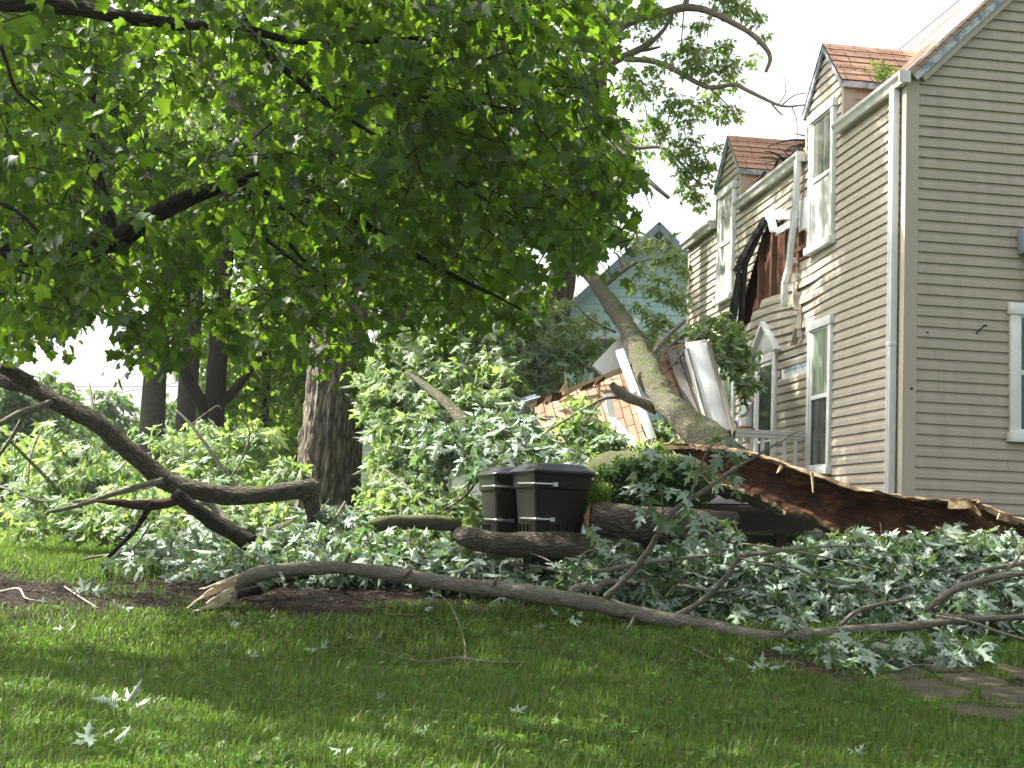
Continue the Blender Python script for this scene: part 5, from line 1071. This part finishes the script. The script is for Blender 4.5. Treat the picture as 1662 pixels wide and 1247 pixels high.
SB = [[(985, 968, 10.8, 8), (1010, 945, 10.6, 7), (1045, 905, 10.4, 6.5), (1068, 868, 10.3, 6), (1085, 838, 10.2, 5.5), (1108, 818, 10.15, 5), (1150, 792, 10.1, 4.5), (1190, 762, 10.05, 4), (1220, 745, 10, 3.2), (1265, 718, 9.95, 2), (1300, 697, 9.9, 1)], [(1115, 812, 10.15, 3), (1128, 785, 10.1, 3), (1135, 760, 10.1, 2.8), (1150, 730, 10.05, 2.4), (1165, 716, 10.05, 1.8), (1185, 706, 10.0, 1)], [(1062, 876, 10.3, 2.5), (1075, 840, 10.25, 2), (1072, 800, 10.2, 1.5), (1062, 785, 10.2, 1)],
      [(1096, 1000, 10.7, 6), (1125, 985, 10.6, 6), (1152, 965, 10.5, 6.5), (1180, 935, 10.35, 6), (1196, 910, 10.3, 6), (1215, 900, 10.25, 5.5), (1245, 898, 10.2, 4.5), (1268, 894, 10.2, 3.5)], [(1197, 912, 10.3, 4), (1192, 885, 10.25, 3), (1198, 868, 10.2, 2.5), (1192, 845, 10.2, 1.5)], [(1200, 906, 10.25, 3), (1240, 916, 10.1, 2.5), (1290, 922, 10.05, 2.2), (1330, 938, 10, 1.8), (1380, 950, 9.95, 1.4), (1450, 972, 9.9, 1)], [(1268, 894, 10.2, 3), (1330, 888, 10.3, 2.2), (1400, 888, 10.4, 1.6), (1470, 905, 10.5, 1)],
      [(922, 966, 10.85, 8), (940, 953, 10.95, 8), (965, 957, 11.0, 7), (985, 945, 11, 6.5), (1020, 945, 11.1, 6), (1070, 941, 11.2, 5), (1140, 950, 11.2, 4)], [(560, 914, 10.9, 5), (566, 903, 10.85, 4), (569, 897, 10.83, 3.5)], [(655, 936, 10.9, 5), (668, 924, 10.8, 3.5)], [(800, 952, 10.9, 5), (806, 940, 10.85, 3)], [(455, 930, 10.7, 4), (462, 944, 10.55, 3)], [(1030, 1000, 10.7, 4), (1022, 1016, 10.55, 2.5), (1010, 1026, 10.45, 1.2)],
      [(936, 955, 10.95, 2.5), (940, 915, 10.9, 2.2), (950, 897, 10.85, 2), (975, 892, 10.8, 1.6), (990, 900, 10.8, 1)]]
tubes('side_branch', [pix([(a_, b_, c_, d_ * .78) for a_, b_, c_, d_ in q]) for q in SB], M['bark_gray'], fl, sides=9, rough=.07)
OP = [(1060, 740), (1080, 770), (1040, 780), (1030, 800), (1075, 830), (1100, 790), (1140, 750), (1150, 770), (1170, 745), (1195, 760), (1185, 740), (1140, 830), (1120, 845), (1060, 860), (1110, 870), (1145, 860), (965, 860), (955, 880), (1125, 800), (1095, 750), (1180, 775), (1130, 725), (1170, 710), (1080, 800), (1050, 765), (1205, 750), (985, 880), (1290, 985), (1280, 1000), (425, 905), (432, 930), (470, 905)]
O = np.vstack([np.array(at(a, b_, 10.15 + .1 * rng.random() + (.7 if a < 600 else 0))) + rng.normal(0, .02, (1, 3)) for a, b_ in OP[::2] + OP[-5:] + [(1140, 850), (1165, 840), (1150, 870), (1120, 865), (1180, 850), (1090, 790), (1060, 775), (1040, 820)]])
foliage('leaves', O, np.array([0, -.3, -.1]) + rng.normal(0, .5, O.shape), .13, 4, .125, SILVER, M['silver_leaf'], fl, M['twig'], sag=.5, up=(0, -.8, .5), jit=.45, droop=1.0, flip=.7, side=.45, fold=.2, ldroop=.5)
# the heap on the right, branch by branch
fallen('fallen_branch', 'leafy branch heaped nearest the right picture edge, with thick grey stems', [[(1502, 992, 10.3, 6), (1530, 970, 10.2, 8), (1560, 953, 10.1, 8), (1620, 936, 10, 8), (1680, 928, 9.9, 7), (1760, 920, 9.8, 6)], [(1520, 998, 10.3, 5), (1590, 1004, 10.1, 6), (1670, 1000, 10, 6), (1740, 996, 9.9, 5)], [(1520, 1000, 10.1, 3), (1570, 1008, 9.9, 3), (1620, 1025, 9.7, 3), (1690, 1046, 9.5, 2)], [(1560, 940, 10.4, 5), (1600, 925, 10.4, 5), (1680, 912, 10.3, 5)], [(1640, 860, 10.3, 3), (1655, 900, 10.2, 3), (1628, 930, 10.1, 2.5)]],
       [([(1440, 872), (1500, 864), (1560, 862), (1700, 876), (1700, 1012), (1520, 1010), (1430, 985), (1410, 920)], 980, 10.75, 11.6, 1.0)], .115, group=G1)
fallen('fallen_branch', 'leafy branch in the middle of the right heap, below the rotten hollow', [[(1365, 1015, 10.45, 4), (1385, 996, 10.4, 5), (1410, 985, 10.4, 5), (1455, 976, 10.3, 4), (1482, 970, 10.3, 3)], [(1185, 880, 11.3, 2), (1260, 890, 11, 2.5), (1340, 905, 10.8, 2.5), (1420, 925, 10.6, 2)]],
       [([(1190, 920), (1230, 900), (1290, 882), (1340, 880), (1400, 870), (1470, 870), (1500, 900), (1480, 985), (1380, 995), (1240, 992), (1180, 975)], 980, 10.95, 11.7, .9)], .115, group=G1)
fallen('fallen_branch', 'leafy branch heaped behind the long limb, below the ragged log end', [[(960, 930, 11.0, 5), (1040, 915, 11.1, 5), (1120, 905, 11.2, 4), (1180, 900, 11.3, 3)], [(1100, 950, 10.9, 4), (1170, 960, 10.8, 3.5), (1220, 950, 10.7, 2)]],
       [([(930, 908), (985, 892), (1020, 896), (1040, 915), (1090, 890), (1120, 884), (1150, 890), (1200, 892), (1240, 905), (1250, 992), (1150, 985), (1060, 968), (980, 952), (925, 936)], 620, 11.05, 11.4, .5)], .115, group=G1)
fallen('fallen_branch', 'leafy branch lying along the foot of the low log, before the trash cans', [[(620, 900, 12.2, 5), (700, 905, 12, 6), (800, 912, 11.8, 5), (900, 925, 11.5, 4), (935, 948, 11.3, 3)], [(830, 890, 11.7, 2), (880, 905, 11.5, 2), (930, 935, 11.2, 1.5)]],
       [([(560, 886), (640, 880), (720, 882), (790, 892), (870, 898), (925, 905), (950, 925), (940, 962), (840, 945), (740, 930), (640, 920), (560, 915)], 520, 11.2, 12.2, .9)], .135, group=G1)
fallen('fallen_branch', 'bluish leafy branch piled before the base of the furrowed trunk', [[(500, 930, 12.3, 5), (520, 880, 12.6, 5), (545, 840, 13, 4), (560, 815, 13.3, 3)], [(430, 920, 12.2, 4), (450, 890, 12.4, 3), (490, 860, 12.8, 2)]],
       [([(410, 885), (440, 870), (480, 872), (500, 850), (530, 825), (555, 835), (575, 870), (640, 890), (640, 930), (560, 915), (420, 925)], 400, 11.7, 13.2, .8)], .135, group=G1)
fallen('fallen_branch', 'dark shaded leafy branch sprawling below the lower broken stub at left', [[(420, 930, 12, 5), (330, 915, 12.2, 5), (240, 900, 12.5, 4), (150, 905, 12.6, 3), (80, 930, 12.5, 2)], [(165, 915, 12.3, 2.5), (215, 890, 12.5, 2.5), (245, 850, 12.7, 2)], [(30, 895, 13, 2), (60, 915, 12.6, 2), (105, 935, 12.2, 1.6), (140, 940, 12.1, 1)]],
       [([(200, 890), (260, 865), (320, 865), (390, 880), (430, 895), (430, 925), (340, 922), (250, 915), (200, 905)], 200, 11.6, 13.2, .8)], .135, group=G1)
fallen('fallen_branch', 'sunlit leafy branch behind the arching bough, farthest left', [[(0, 700, 14.5, 3), (60, 760, 15, 4), (120, 820, 15.3, 5), (180, 850, 15.4, 5), (250, 870, 15.6, 4)], [(70, 690, 15.5, 2), (50, 740, 15.2, 2.5), (45, 790, 15, 2)], [(0, 790, 14.8, 2), (80, 815, 14.6, 2.5), (180, 805, 14.6, 2), (250, 790, 14.8, 1.5)]],
       [([(0, 690), (80, 690), (150, 715), (240, 760), (330, 805), (370, 835), (340, 850), (250, 845), (100, 850), (0, 855)], 290, 14.0, 16.2, 1.6)], .14, mat='silver_leaf_backlit', group=G1, nl=7, flip=.5)
fallen('fallen_branch', 'brightly backlit leafy branch between the arching bough and the forked trunk', [[(455, 860, 15.8, 5), (420, 830, 16, 5), (375, 780, 16.2, 5), (340, 730, 16.3, 4), (310, 690, 16.4, 3.5), (285, 665, 16.5, 2)], [(372, 780, 16.1, 2.5), (395, 740, 16.1, 2), (405, 700, 16.1, 2), (385, 675, 16.1, 1.5)], [(365, 765, 16.2, 2), (372, 730, 16.2, 1.6), (372, 700, 16.2, 1)], [(310, 690, 16.4, 2), (350, 660, 16.4, 1.6), (360, 665, 16.4, 1)]],
       [([(245, 700), (280, 685), (330, 680), (390, 690), (440, 705), (470, 750), (475, 800), (460, 830), (400, 830), (330, 790), (270, 750)], 210, 15.4, 17.4, 1.4), ([(330, 800), (480, 830), (500, 870), (420, 880)], 70, 14.6, 15.2, .8)], .135, mat='silver_leaf_backlit', bark='bark_gray', group=G1, nl=7, flip=.6)
fallen('fallen_branch', 'tall bright leafy branch right of the furrowed trunk, under the maple edge', [[(650, 850, 16, 6), (640, 760, 16.3, 5), (625, 680, 16.6, 5), (610, 610, 16.9, 4), (605, 560, 17, 2)], [(640, 760, 16.3, 3), (690, 720, 16.3, 3), (740, 700, 16.3, 2)], [(560, 640, 16.5, 2), (620, 672, 16.5, 4), (665, 675, 16.4, 5), (672, 690, 16.4, 3)]],
       [([(600, 640), (610, 575), (640, 530), (700, 510), (760, 510), (800, 545), (835, 590), (815, 640), (720, 665), (690, 690), (640, 715), (610, 715), (600, 690)], 620, 15.6, 17.6, 1.2), ([(790, 560), (810, 490), (850, 470), (880, 500), (860, 560), (840, 620), (810, 630)], 200, 17.4, 18.4, .8)], .135, mat='silver_leaf_backlit', group=G1, nl=7, flip=.6)
fallen('fallen_branch', 'yellow green leafy branch filling the space left of the trash cans', [[(740, 880, 14.5, 6), (700, 840, 14.8, 5), (660, 790, 15.2, 4), (620, 760, 15.5, 3)], [(700, 840, 14.8, 3), (760, 800, 15, 3), (790, 740, 15.2, 2)], [(560, 830, 15, 2), (640, 830, 14.8, 3), (700, 838, 14.8, 3)]],
       [([(605, 730), (640, 725), (680, 735), (700, 780), (740, 800), (770, 785), (775, 810), (770, 865), (740, 872), (640, 872), (600, 870), (598, 800)], 560, 14.2, 16, 1.2)], .135, mat='silver_leaf_backlit', group=G1, nl=7, flip=.45)
mlb = fallen('mossy_branch', 'mossy broken branch with a rusty stub, hanging above the trash cans', [[(812, 712, 14.3, 13), (790, 703, 14.5, 12), (760, 690, 14.8, 11), (725, 655, 15.2, 9), (695, 630, 15.6, 7), (660, 605, 16, 4)], [(822, 735, 14.2, 17), (818, 715, 14.3, 15), (800, 705, 14.4, 11)], [(812, 712, 14.3, 8), (860, 725, 14.2, 6), (920, 735, 14.1, 4), (980, 760, 13.6, 3), (1005, 800, 13, 2)]],
       [([(780, 660), (820, 668), (850, 690), (890, 712), (960, 735), (955, 752), (880, 745), (800, 760), (760, 740), (700, 720), (690, 690), (740, 700), (790, 690)], 330, 13.4, 15.0, .8)], .15, bark='bark_moss2', group=G1, flip=.6)
fallen('fallen_branch', 'bright leafy spray in front of the orange brown shingles', [[(990, 750, 14.4, 3), (950, 735, 14.6, 3), (915, 720, 14.7, 2)], [(950, 735, 14.6, 2), (940, 690, 14.8, 1.5)]],
       [([(880, 700), (930, 672), (945, 640), (955, 690), (990, 700), (1020, 720), (1060, 735), (1030, 750), (960, 752), (890, 740)], 110, 14.2, 14.8, .4), ([(1045, 690), (1075, 680), (1110, 720), (1120, 745), (1040, 750)], 60, 15.4, 16, .5)], .13, mat='silver_leaf_backlit', group=G1, flip=.5)
fallen('fallen_branch', 'silvery leafy branch against the turquoise wall, left of the mossy limb', [[(960, 600, 18.5, 4), (920, 580, 18.8, 3), (880, 560, 19, 2)], [(1000, 540, 19, 3), (960, 520, 19, 2), (930, 490, 19, 1.5)]],
       [([(850, 560), (865, 510), (900, 485), (940, 490), (965, 530), (985, 570), (985, 590), (950, 610), (880, 640), (850, 635)], 200, 18.2, 19.4, .9)], .12, group=G1, flip=.6, nl=6, mat='silver_leaf_backlit')
fallen('fallen_branch', 'pale leafy branch hanging before the turquoise gable', [[(975, 470, 18.8, 3), (1010, 438, 18.6, 3), (1030, 428, 18.5, 2), (1060, 420, 18.4, 1.5)], [(1020, 432, 18.6, 1.5), (1010, 412, 18.6, 1.5), (1000, 408, 18.6, 1)], [(1030, 410, 18.6, 1.4), (1034, 385, 18.6, 1)]],
       [([(1005, 375), (1040, 365), (1070, 385), (1110, 395), (1118, 440), (1110, 490), (1090, 500), (1060, 485), (1030, 470), (1035, 430), (1040, 400)], 45, 18.2, 18.8, .6), ([(985, 470), (1040, 490), (1080, 505), (1100, 545), (1060, 560), (1020, 540)], 22, 18., 18.6, .6)], .12, mat='silver_leaf_backlit', group=G1, flip=.5, droop=.9)
fallen('fallen_branch', 'light green leafy branch in front of the tan house wall and door', [[(1085, 600, 16.6, 3), (1120, 560, 16.6, 3), (1150, 530, 16.6, 2)], [(1110, 570, 16.6, 3), (1160, 575, 16.4, 2), (1205, 590, 16.2, 1)], [(1060, 590, 16.8, 3), (1090, 560, 16.9, 4), (1118, 537, 17, 3)]],
       [([(1128, 522), (1155, 512), (1200, 525), (1215, 560), (1232, 590), (1220, 615), (1198, 635), (1184, 610), (1166, 575), (1140, 552)], 110, 16.3, 16.9, .5)], .115, mat='silver_leaf_backlit', group=G1, flip=.35, L=.13)
fallen('fallen_branch', 'small leafy sprig at the left end of the stepping stones', [[(1395, 1075, 9.5, 2), (1420, 1085, 9.4, 2), (1450, 1090, 9.3, 2), (1482, 1080, 9.3, 1.8), (1530, 1080, 9.3, 1)], [(1400, 1078, 9.5, 1.5), (1370, 1058, 9.6, 1.4), (1350, 1046, 9.7, 1)]],
       [([(1340, 1040), (1380, 1030), (1430, 1035), (1460, 1050), (1450, 1080), (1400, 1078), (1350, 1062)], 26, 9.35, 9.7, .1), ([(1480, 1040), (1530, 1035), (1600, 1040), (1560, 1062), (1500, 1062)], 18, 9.5, 9.8, .2), ([(1250, 1040), (1320, 1042), (1400, 1040), (1300, 1056)], 6, 9.8, 10.1, .1)], .13, group=G1, L=.12)
# bare broken boughs on the left
bg_ = thing('fallen_bough', 'long dark bough arching down from the upper left to the leafy heap', 'branch', tuple(at(500, 800, 13)))
tubes('stem', [pix([(-160, 560, 13.6, 17), (-60, 585, 13.4, 16), (0, 614, 13.2, 14), (50, 628, 13.1, 14), (95, 655, 13.05, 14), (150, 682, 13, 15), (200, 725, 13, 15), (255, 770, 13, 15.5), (290, 788, 13, 16), (350, 802, 13, 15), (410, 805, 13, 14.5), (470, 797, 13, 15), (500, 796, 13, 18), (512, 800, 13, 17)]), pix([(500, 798, 13, 14), (506, 820, 13, 12), (508, 850, 13, 10)]), pix([(48, 622, 13.05, 12), (20, 604, 12.95, 11), (0, 596, 12.9, 9)])], M['bark'], bg_, sides=16, rough=.08, n=6)
tubes('side_branch', [pix([(85, 652, 13, 6), (60, 662, 12.9, 6), (30, 672, 12.8, 6), (0, 688, 12.7, 5), (-40, 700, 12.6, 4)]), pix([(42, 668, 12.85, 4), (25, 700, 12.8, 3.5), (0, 737, 12.7, 3), (-20, 760, 12.7, 2)]), pix([(265, 780, 12.9, 5.5), (225, 790, 12.8, 5), (180, 803, 12.6, 4.5), (130, 820, 12.5, 4), (75, 832, 12.4, 3)]), pix([(145, 622, 13.5, 1.5), (150, 655, 13.3, 2), (152, 672, 13.2, 2)]), pix([(116, 680, 13, 1.5), (108, 700, 13, 1.3), (90, 718, 13, .8)])], M['bark_gray'], bg_, sides=9, rough=.05)
st = thing('broken_stub', 'short dark forked stub below the arching bough, with a reddish splintered tip', 'branch', tuple(at(400, 880, 12.5)))
tubes('stem', [pix([(408, 884, 12.5, 15), (380, 866, 12.5, 14), (340, 842, 12.5, 12), (305, 818, 12.5, 11), (290, 806, 12.5, 12), (283, 800, 12.5, 9)]), pix([(250, 815, 12.45, 7), (235, 835, 12.5, 5), (215, 865, 12.5, 4), (175, 905, 12.4, 3)])], M['bark_dark'], st, sides=12, rough=.09)
tubes('splintered_arm', [pix([(290, 812, 12.5, 8), (262, 818, 12.5, 9), (225, 820, 12.45, 8), (190, 816, 12.4, 6), (150, 813, 12.35, 1)])], M['red_splinter'], st, sides=9, rough=.1)
p, r = pix([(290, 845, 14.4, 6), (330, 815, 14.5, 6), (355, 832, 14.5, 6), (372, 850, 14.4, 5)]); tag(tubes('pale_branch', [(p, r)], M['bark_gray'], None, sides=9, rough=.06), 'pale bent branch behind the dark forked stub', 'branch')
p, r = pix([(560, 870, 13.2, 10), (620, 850, 13.6, 12), (680, 848, 13.8, 12), (745, 852, 14, 11)]); tag(tubes('mossy_log', [(p, r)], M['bark_moss'], None, sides=14, rough=.07), 'mossy log half buried in leaves left of the low dark log', 'log')
p, r = pix([(380, 905, 13.3, 10), (440, 868, 14.2, 12), (500, 852, 14.8, 14), (560, 838, 15.2, 14)]); tag(tubes('pale_log', [(p, r)], M['bark_moss2'], None, sides=14, rough=.07), 'pale sunlit log on the ground at the foot of the furrowed trunk', 'log')
p, r = pix([(385, 965, 10.9, 8), (420, 957, 11, 7), (470, 940, 11.2, 6), (500, 935, 11.3, 5)]); tag(tubes('bark_piece', [(p, r)], M['bark_dark'], None, sides=8, rough=.15), 'dark loose piece of bark tucked beneath the limb near its torn end', 'bark')
# twigs on the lawn
def lawn_twig(label, pts, w=1.6, mat='bark_gray'):
    P = [onground(a, b_) + np.array([0, 0, .012 + dz]) for a, b_, dz in pts]; r_ = [w * P[0][1] / F * (1 - .5 * i / len(P)) for i in range(len(P))]
    tag(tubes('twig', [(P, r_)], M[mat], None, sides=7, rough=.06), label, 'twig', 'twigs scattered on the lawn')
lawn_twig('thin dark twig with a bend, lying in the middle of the lawn', [(856, 1078, 0), (790, 1082, .02), (740, 1077, .03), (690, 1082, .02), (640, 1072, .02), (600, 1052, .0)], 2)
lawn_twig('curved twig arching up from the middle lawn twig toward the limb', [(755, 1078, 0), (752, 1050, .05), (735, 1010, .08), (715, 985, .08), (690, 965, .02)], 1.4)
lawn_twig('straight short twig on the lawn right of the middle', [(1160, 1074, 0), (1125, 1058, .01), (1086, 1040, 0)], 1.6)
lawn_twig('pale twig at the left edge on the bare soil', [(0, 963, 0), (30, 966, .04), (42, 980, .03), (80, 981, 0)], 2, 'twig_pale')
lawn_twig('thin twig pointing at the limb\'s torn end from the left', [(262, 955, 0), (300, 950, .02), (340, 946, .03)], 1.3)
lawn_twig('pale curled twig just above the bare soil patch at far left', [(105, 955, 0), (118, 968, .02), (158, 990, .0)], 1.8, 'twig_pale')
lawn_twig('bent twig lying on the stepping stones', [(1446, 1082, 0), (1482, 1080, .02), (1508, 1070, .05), (1528, 1080, .0)], 2)
lawn_twig('twig beside the stone path on the bright grass', [(1190, 1040, 0), (1215, 1035, .03), (1238, 1025, .06)], 1.6)
for lab, pts_ in (('short twig low on the lawn at left', [(60, 1120, 0), (92, 1104, .02), (118, 1098, 0)]), ('tiny forked twig below the middle of the lawn', [(900, 1130, 0), (930, 1122, .02), (962, 1126, 0)]), ('thin twig near the bottom edge, right of the middle', [(1080, 1200, 0), (1120, 1186, .02), (1150, 1188, 0)]), ('dark twig on the soil below the limb', [(620, 1000, 0), (660, 1006, .02), (700, 1004, 0)]), ('stub of twig on the lawn below the stepping stones', [(1395, 1170, 0), (1420, 1160, .02), (1440, 1160, 0)])):
    lawn_twig(lab, pts_, 1.5, 'bark')
for lab, w_ in (('upper thin utility wire crossing the bright sky gap at left', [(-200, 612), (85, 625), (164, 628), (420, 626)]), ('lower thin utility wire slanting across the bright sky gap at left', [(-120, 690), (118, 653), (215, 634), (480, 590)])):
    p, r = pix([(a, b_, 46, .55) for a, b_ in w_]); tag(tubes('utility_wire', [(p, r)], M['tar'], None, sides=5), lab, 'wire')
# single leaves and sprigs fallen on the lawn
def leaf_sprig(label, spots, size=.15, stem=None):
    P = []; T = []; N = []; S = []; TW = []; c_ = np.mean([q[:2] for q in spots], 0); c = onground(c_[0], c_[1] + 3) + np.array([0, 0, .03])
    for (a, b_, ang, s_, face) in spots:
        g = onground(a, b_) + np.array([0, 0, .035 + .03 * rng.random()]); P.append(g); TW.append([c, (c + g) / 2 + np.array([0, 0, .02]), g])
        T.append([math.cos(ang) + rng.normal(0, .15), .6 * math.sin(ang) + rng.normal(0, .2), .75 * math.sin(ang) * face + rng.normal(.08, .15)]); N.append([rng.normal(0, .35), -.75 * face - .2 + rng.normal(0, .2), .75]); S.append(size * .78 * s_ * rng.uniform(.8, 1.15))
    a = join([leaf_arrays(np.array(P), np.array(T), -np.array(N), S, SILVER, .45, .7), twig_arrays(np.array(TW), .003, .002)]); mi = np.concatenate([np.zeros(2 * len(P), int), np.ones(len(a[1]) - 2 * len(P), int)])
    tag(mesh_obj('fallen_leaf', a[0], a[1], a[2], M['silver_leaf'], None, False, None, [M['silver_leaf'], M['pale_leaf']], mi), label, 'leaf', 'pale leaves fallen on the lawn')
leaf_sprig('largest pale leaf sprig, three leaves on the lawn at lower left', [(188, 1158, 2.7, 1.05, .9), (205, 1152, 1.0, .8, .9), (218, 1160, -.25, .8, .4), (192, 1164, 4.2, .6, .6)], .15, [(196, 1165), (202, 1158), (215, 1164)])
leaf_sprig('dim leaf sprig near the bottom edge below the largest sprig', [(140, 1215, 2.0, .7, .5), (150, 1222, 3.9, .8, .3), (165, 1210, .5, .6, .3), (185, 1215, .2, .7, .3)], .14)
leaf_sprig('pale two leaf sprig on the lawn left of the stepping stones', [(1236, 1094, 1.3, .8, .9), (1250, 1098, -.5, .5, .5), (1190, 1084, 2.8, .6, .2), (1228, 1096, 2.6, .6, .7)], .16)
leaf_sprig('pale leaf clump on the bare soil at left', [(135, 968, 2.5, .9, .5), (150, 972, .5, .9, .4), (142, 966, 1.4, .8, .6), (128, 974, 3.3, .7, .3)], .16)
leaf_sprig('small pale leaf at the left edge of the lawn under the soil patch', [(100, 1030, 2.9, .6, .2), (112, 1032, .2, .6, .2)], .15)
leaf_sprig('small leaf between the soil patch and the torn limb end', [(200, 998, 2.8, .6, .3), (204, 1000, .1, .5, .2)], .15)
leaf_sprig('pale drooping leaf on the lawn below the torn limb end', [(375, 1026, .4, .6, .3), (385, 1028, 3.0, .6, .2)], .16)
leaf_sprig('narrow upright pale leaf standing in the grass', [(413, 1078, 1.5, .55, .9), (410, 1079, 2.2, .4, .8)], .15)
leaf_sprig('pale leaf pair in the grass left of the middle twig', [(512, 1066, 2.8, .6, .3), (524, 1066, 1.3, .5, .8)], .15)
leaf_sprig('small pale leaf in the middle of the lower lawn', [(617, 1150, 1.2, .4, .8), (616, 1150, 2.6, .4, .5)], .14)
leaf_sprig('pale leaf low on the lawn right of the middle', [(838, 1168, .6, .5, .5), (835, 1170, 2.4, .4, .3)], .14)
leaf_sprig('small leaf by the bottom edge of the lawn', [(690, 1208, 1.0, .4, .6), (688, 1210, 2.8, .4, .3)], .13)
leaf_sprig('pale leaves beside the limb on the lawn middle', [(905, 1010, 2.2, .8, .4), (925, 1018, .3, .9, .3), (880, 1025, 2.9, .6, .2), (940, 1012, 1.2, .5, .6)], .16)
leaf_sprig('pale leaf lying under the limb beside the soil', [(690, 1000, .2, .6, .3), (700, 985, 1.2, .6, .5)], .15)
leaf_sprig('pale leaf in the bottom left corner region of the right lawn', [(1392, 1238, 1.0, .45, .6), (1386, 1242, 2.6, .4, .3)], .14)
leaf_sprig('leaf lying in the grass at the bottom left of the lawn', [(560, 1240, .2, .5, .3), (552, 1242, 2.6, .5, .3)], .13)
# on the roof: a weed in the gutter and storm litter behind the middle gutter
wd = thing('gutter_weed', 'green weed sprouting from the roof valley beside the near dormer', 'plant', tuple(HP((.95, .05, 5.98))))
c = HP((.75, .02, 6.02)); tubes('stem', [([c, c + np.array([0, 0, .12]), c + np.array([-.05, .0, .26])], [.008, .006, .003]), ([c + np.array([0, 0, .1]), c + np.array([.12, .05, .22])], [.006, .003])], M['twig_pale'], wd, sides=6)
O = c + np.array([0, 0, .22]) + rng.normal(0, .07, (26, 3)) * np.array([1.3, 1.3, .7]); foliage('leaves', O, rng.normal(0, .6, (26, 3)) + np.array([0, 0, .3]), .1, 7, .05, PLAIN, M['pale_leaf'], wd, M['twig_pale'], sag=.2, droop=.1)
rd = thing('roof_litter', 'dark storm litter of twigs caught on the roof behind the middle gutter', 'twigs', tuple(HP((3.6, .1, 6.0))))
sp = []
for k in range(34):
    u = rng.uniform(3.1, 4.6); v = rng.uniform(-.1, .45); a = np.array(HP((u, v, EAVE + .08 + max(v, 0) + .1 * rng.random()))); d = nrm(np.array([rng.normal(-.2, 1), rng.normal(.9, .7), rng.normal(.2, .35)])) * rng.uniform(.2, .6); sp.append(([a, a + d * .5 + np.array([0, 0, .04 * rng.normal()]), a + d], [.016 * rng.uniform(.5, 1.5), .012, .005]))
tubes('sticks', sp, M['bark_dark'], rd, sides=6, n=3)

# ------------------------------------------------------------------ thin summer haze round the whole scene
hz = NT('haze_air'); pv = hz.n('ShaderNodeVolumePrincipled'); pv.inputs['Color'].default_value = (.93, .96, 1, 1); pv.inputs['Density'].default_value = .00045; pv.inputs['Anisotropy'].default_value = .3
hz.lk(pv.outputs[0], hz.out.inputs['Volume'])
mb = MB(); mb.box(-170, 170, -50, 230, -1.5, 20.); tag(mb.build('haze', hz.m), kind='stuff')
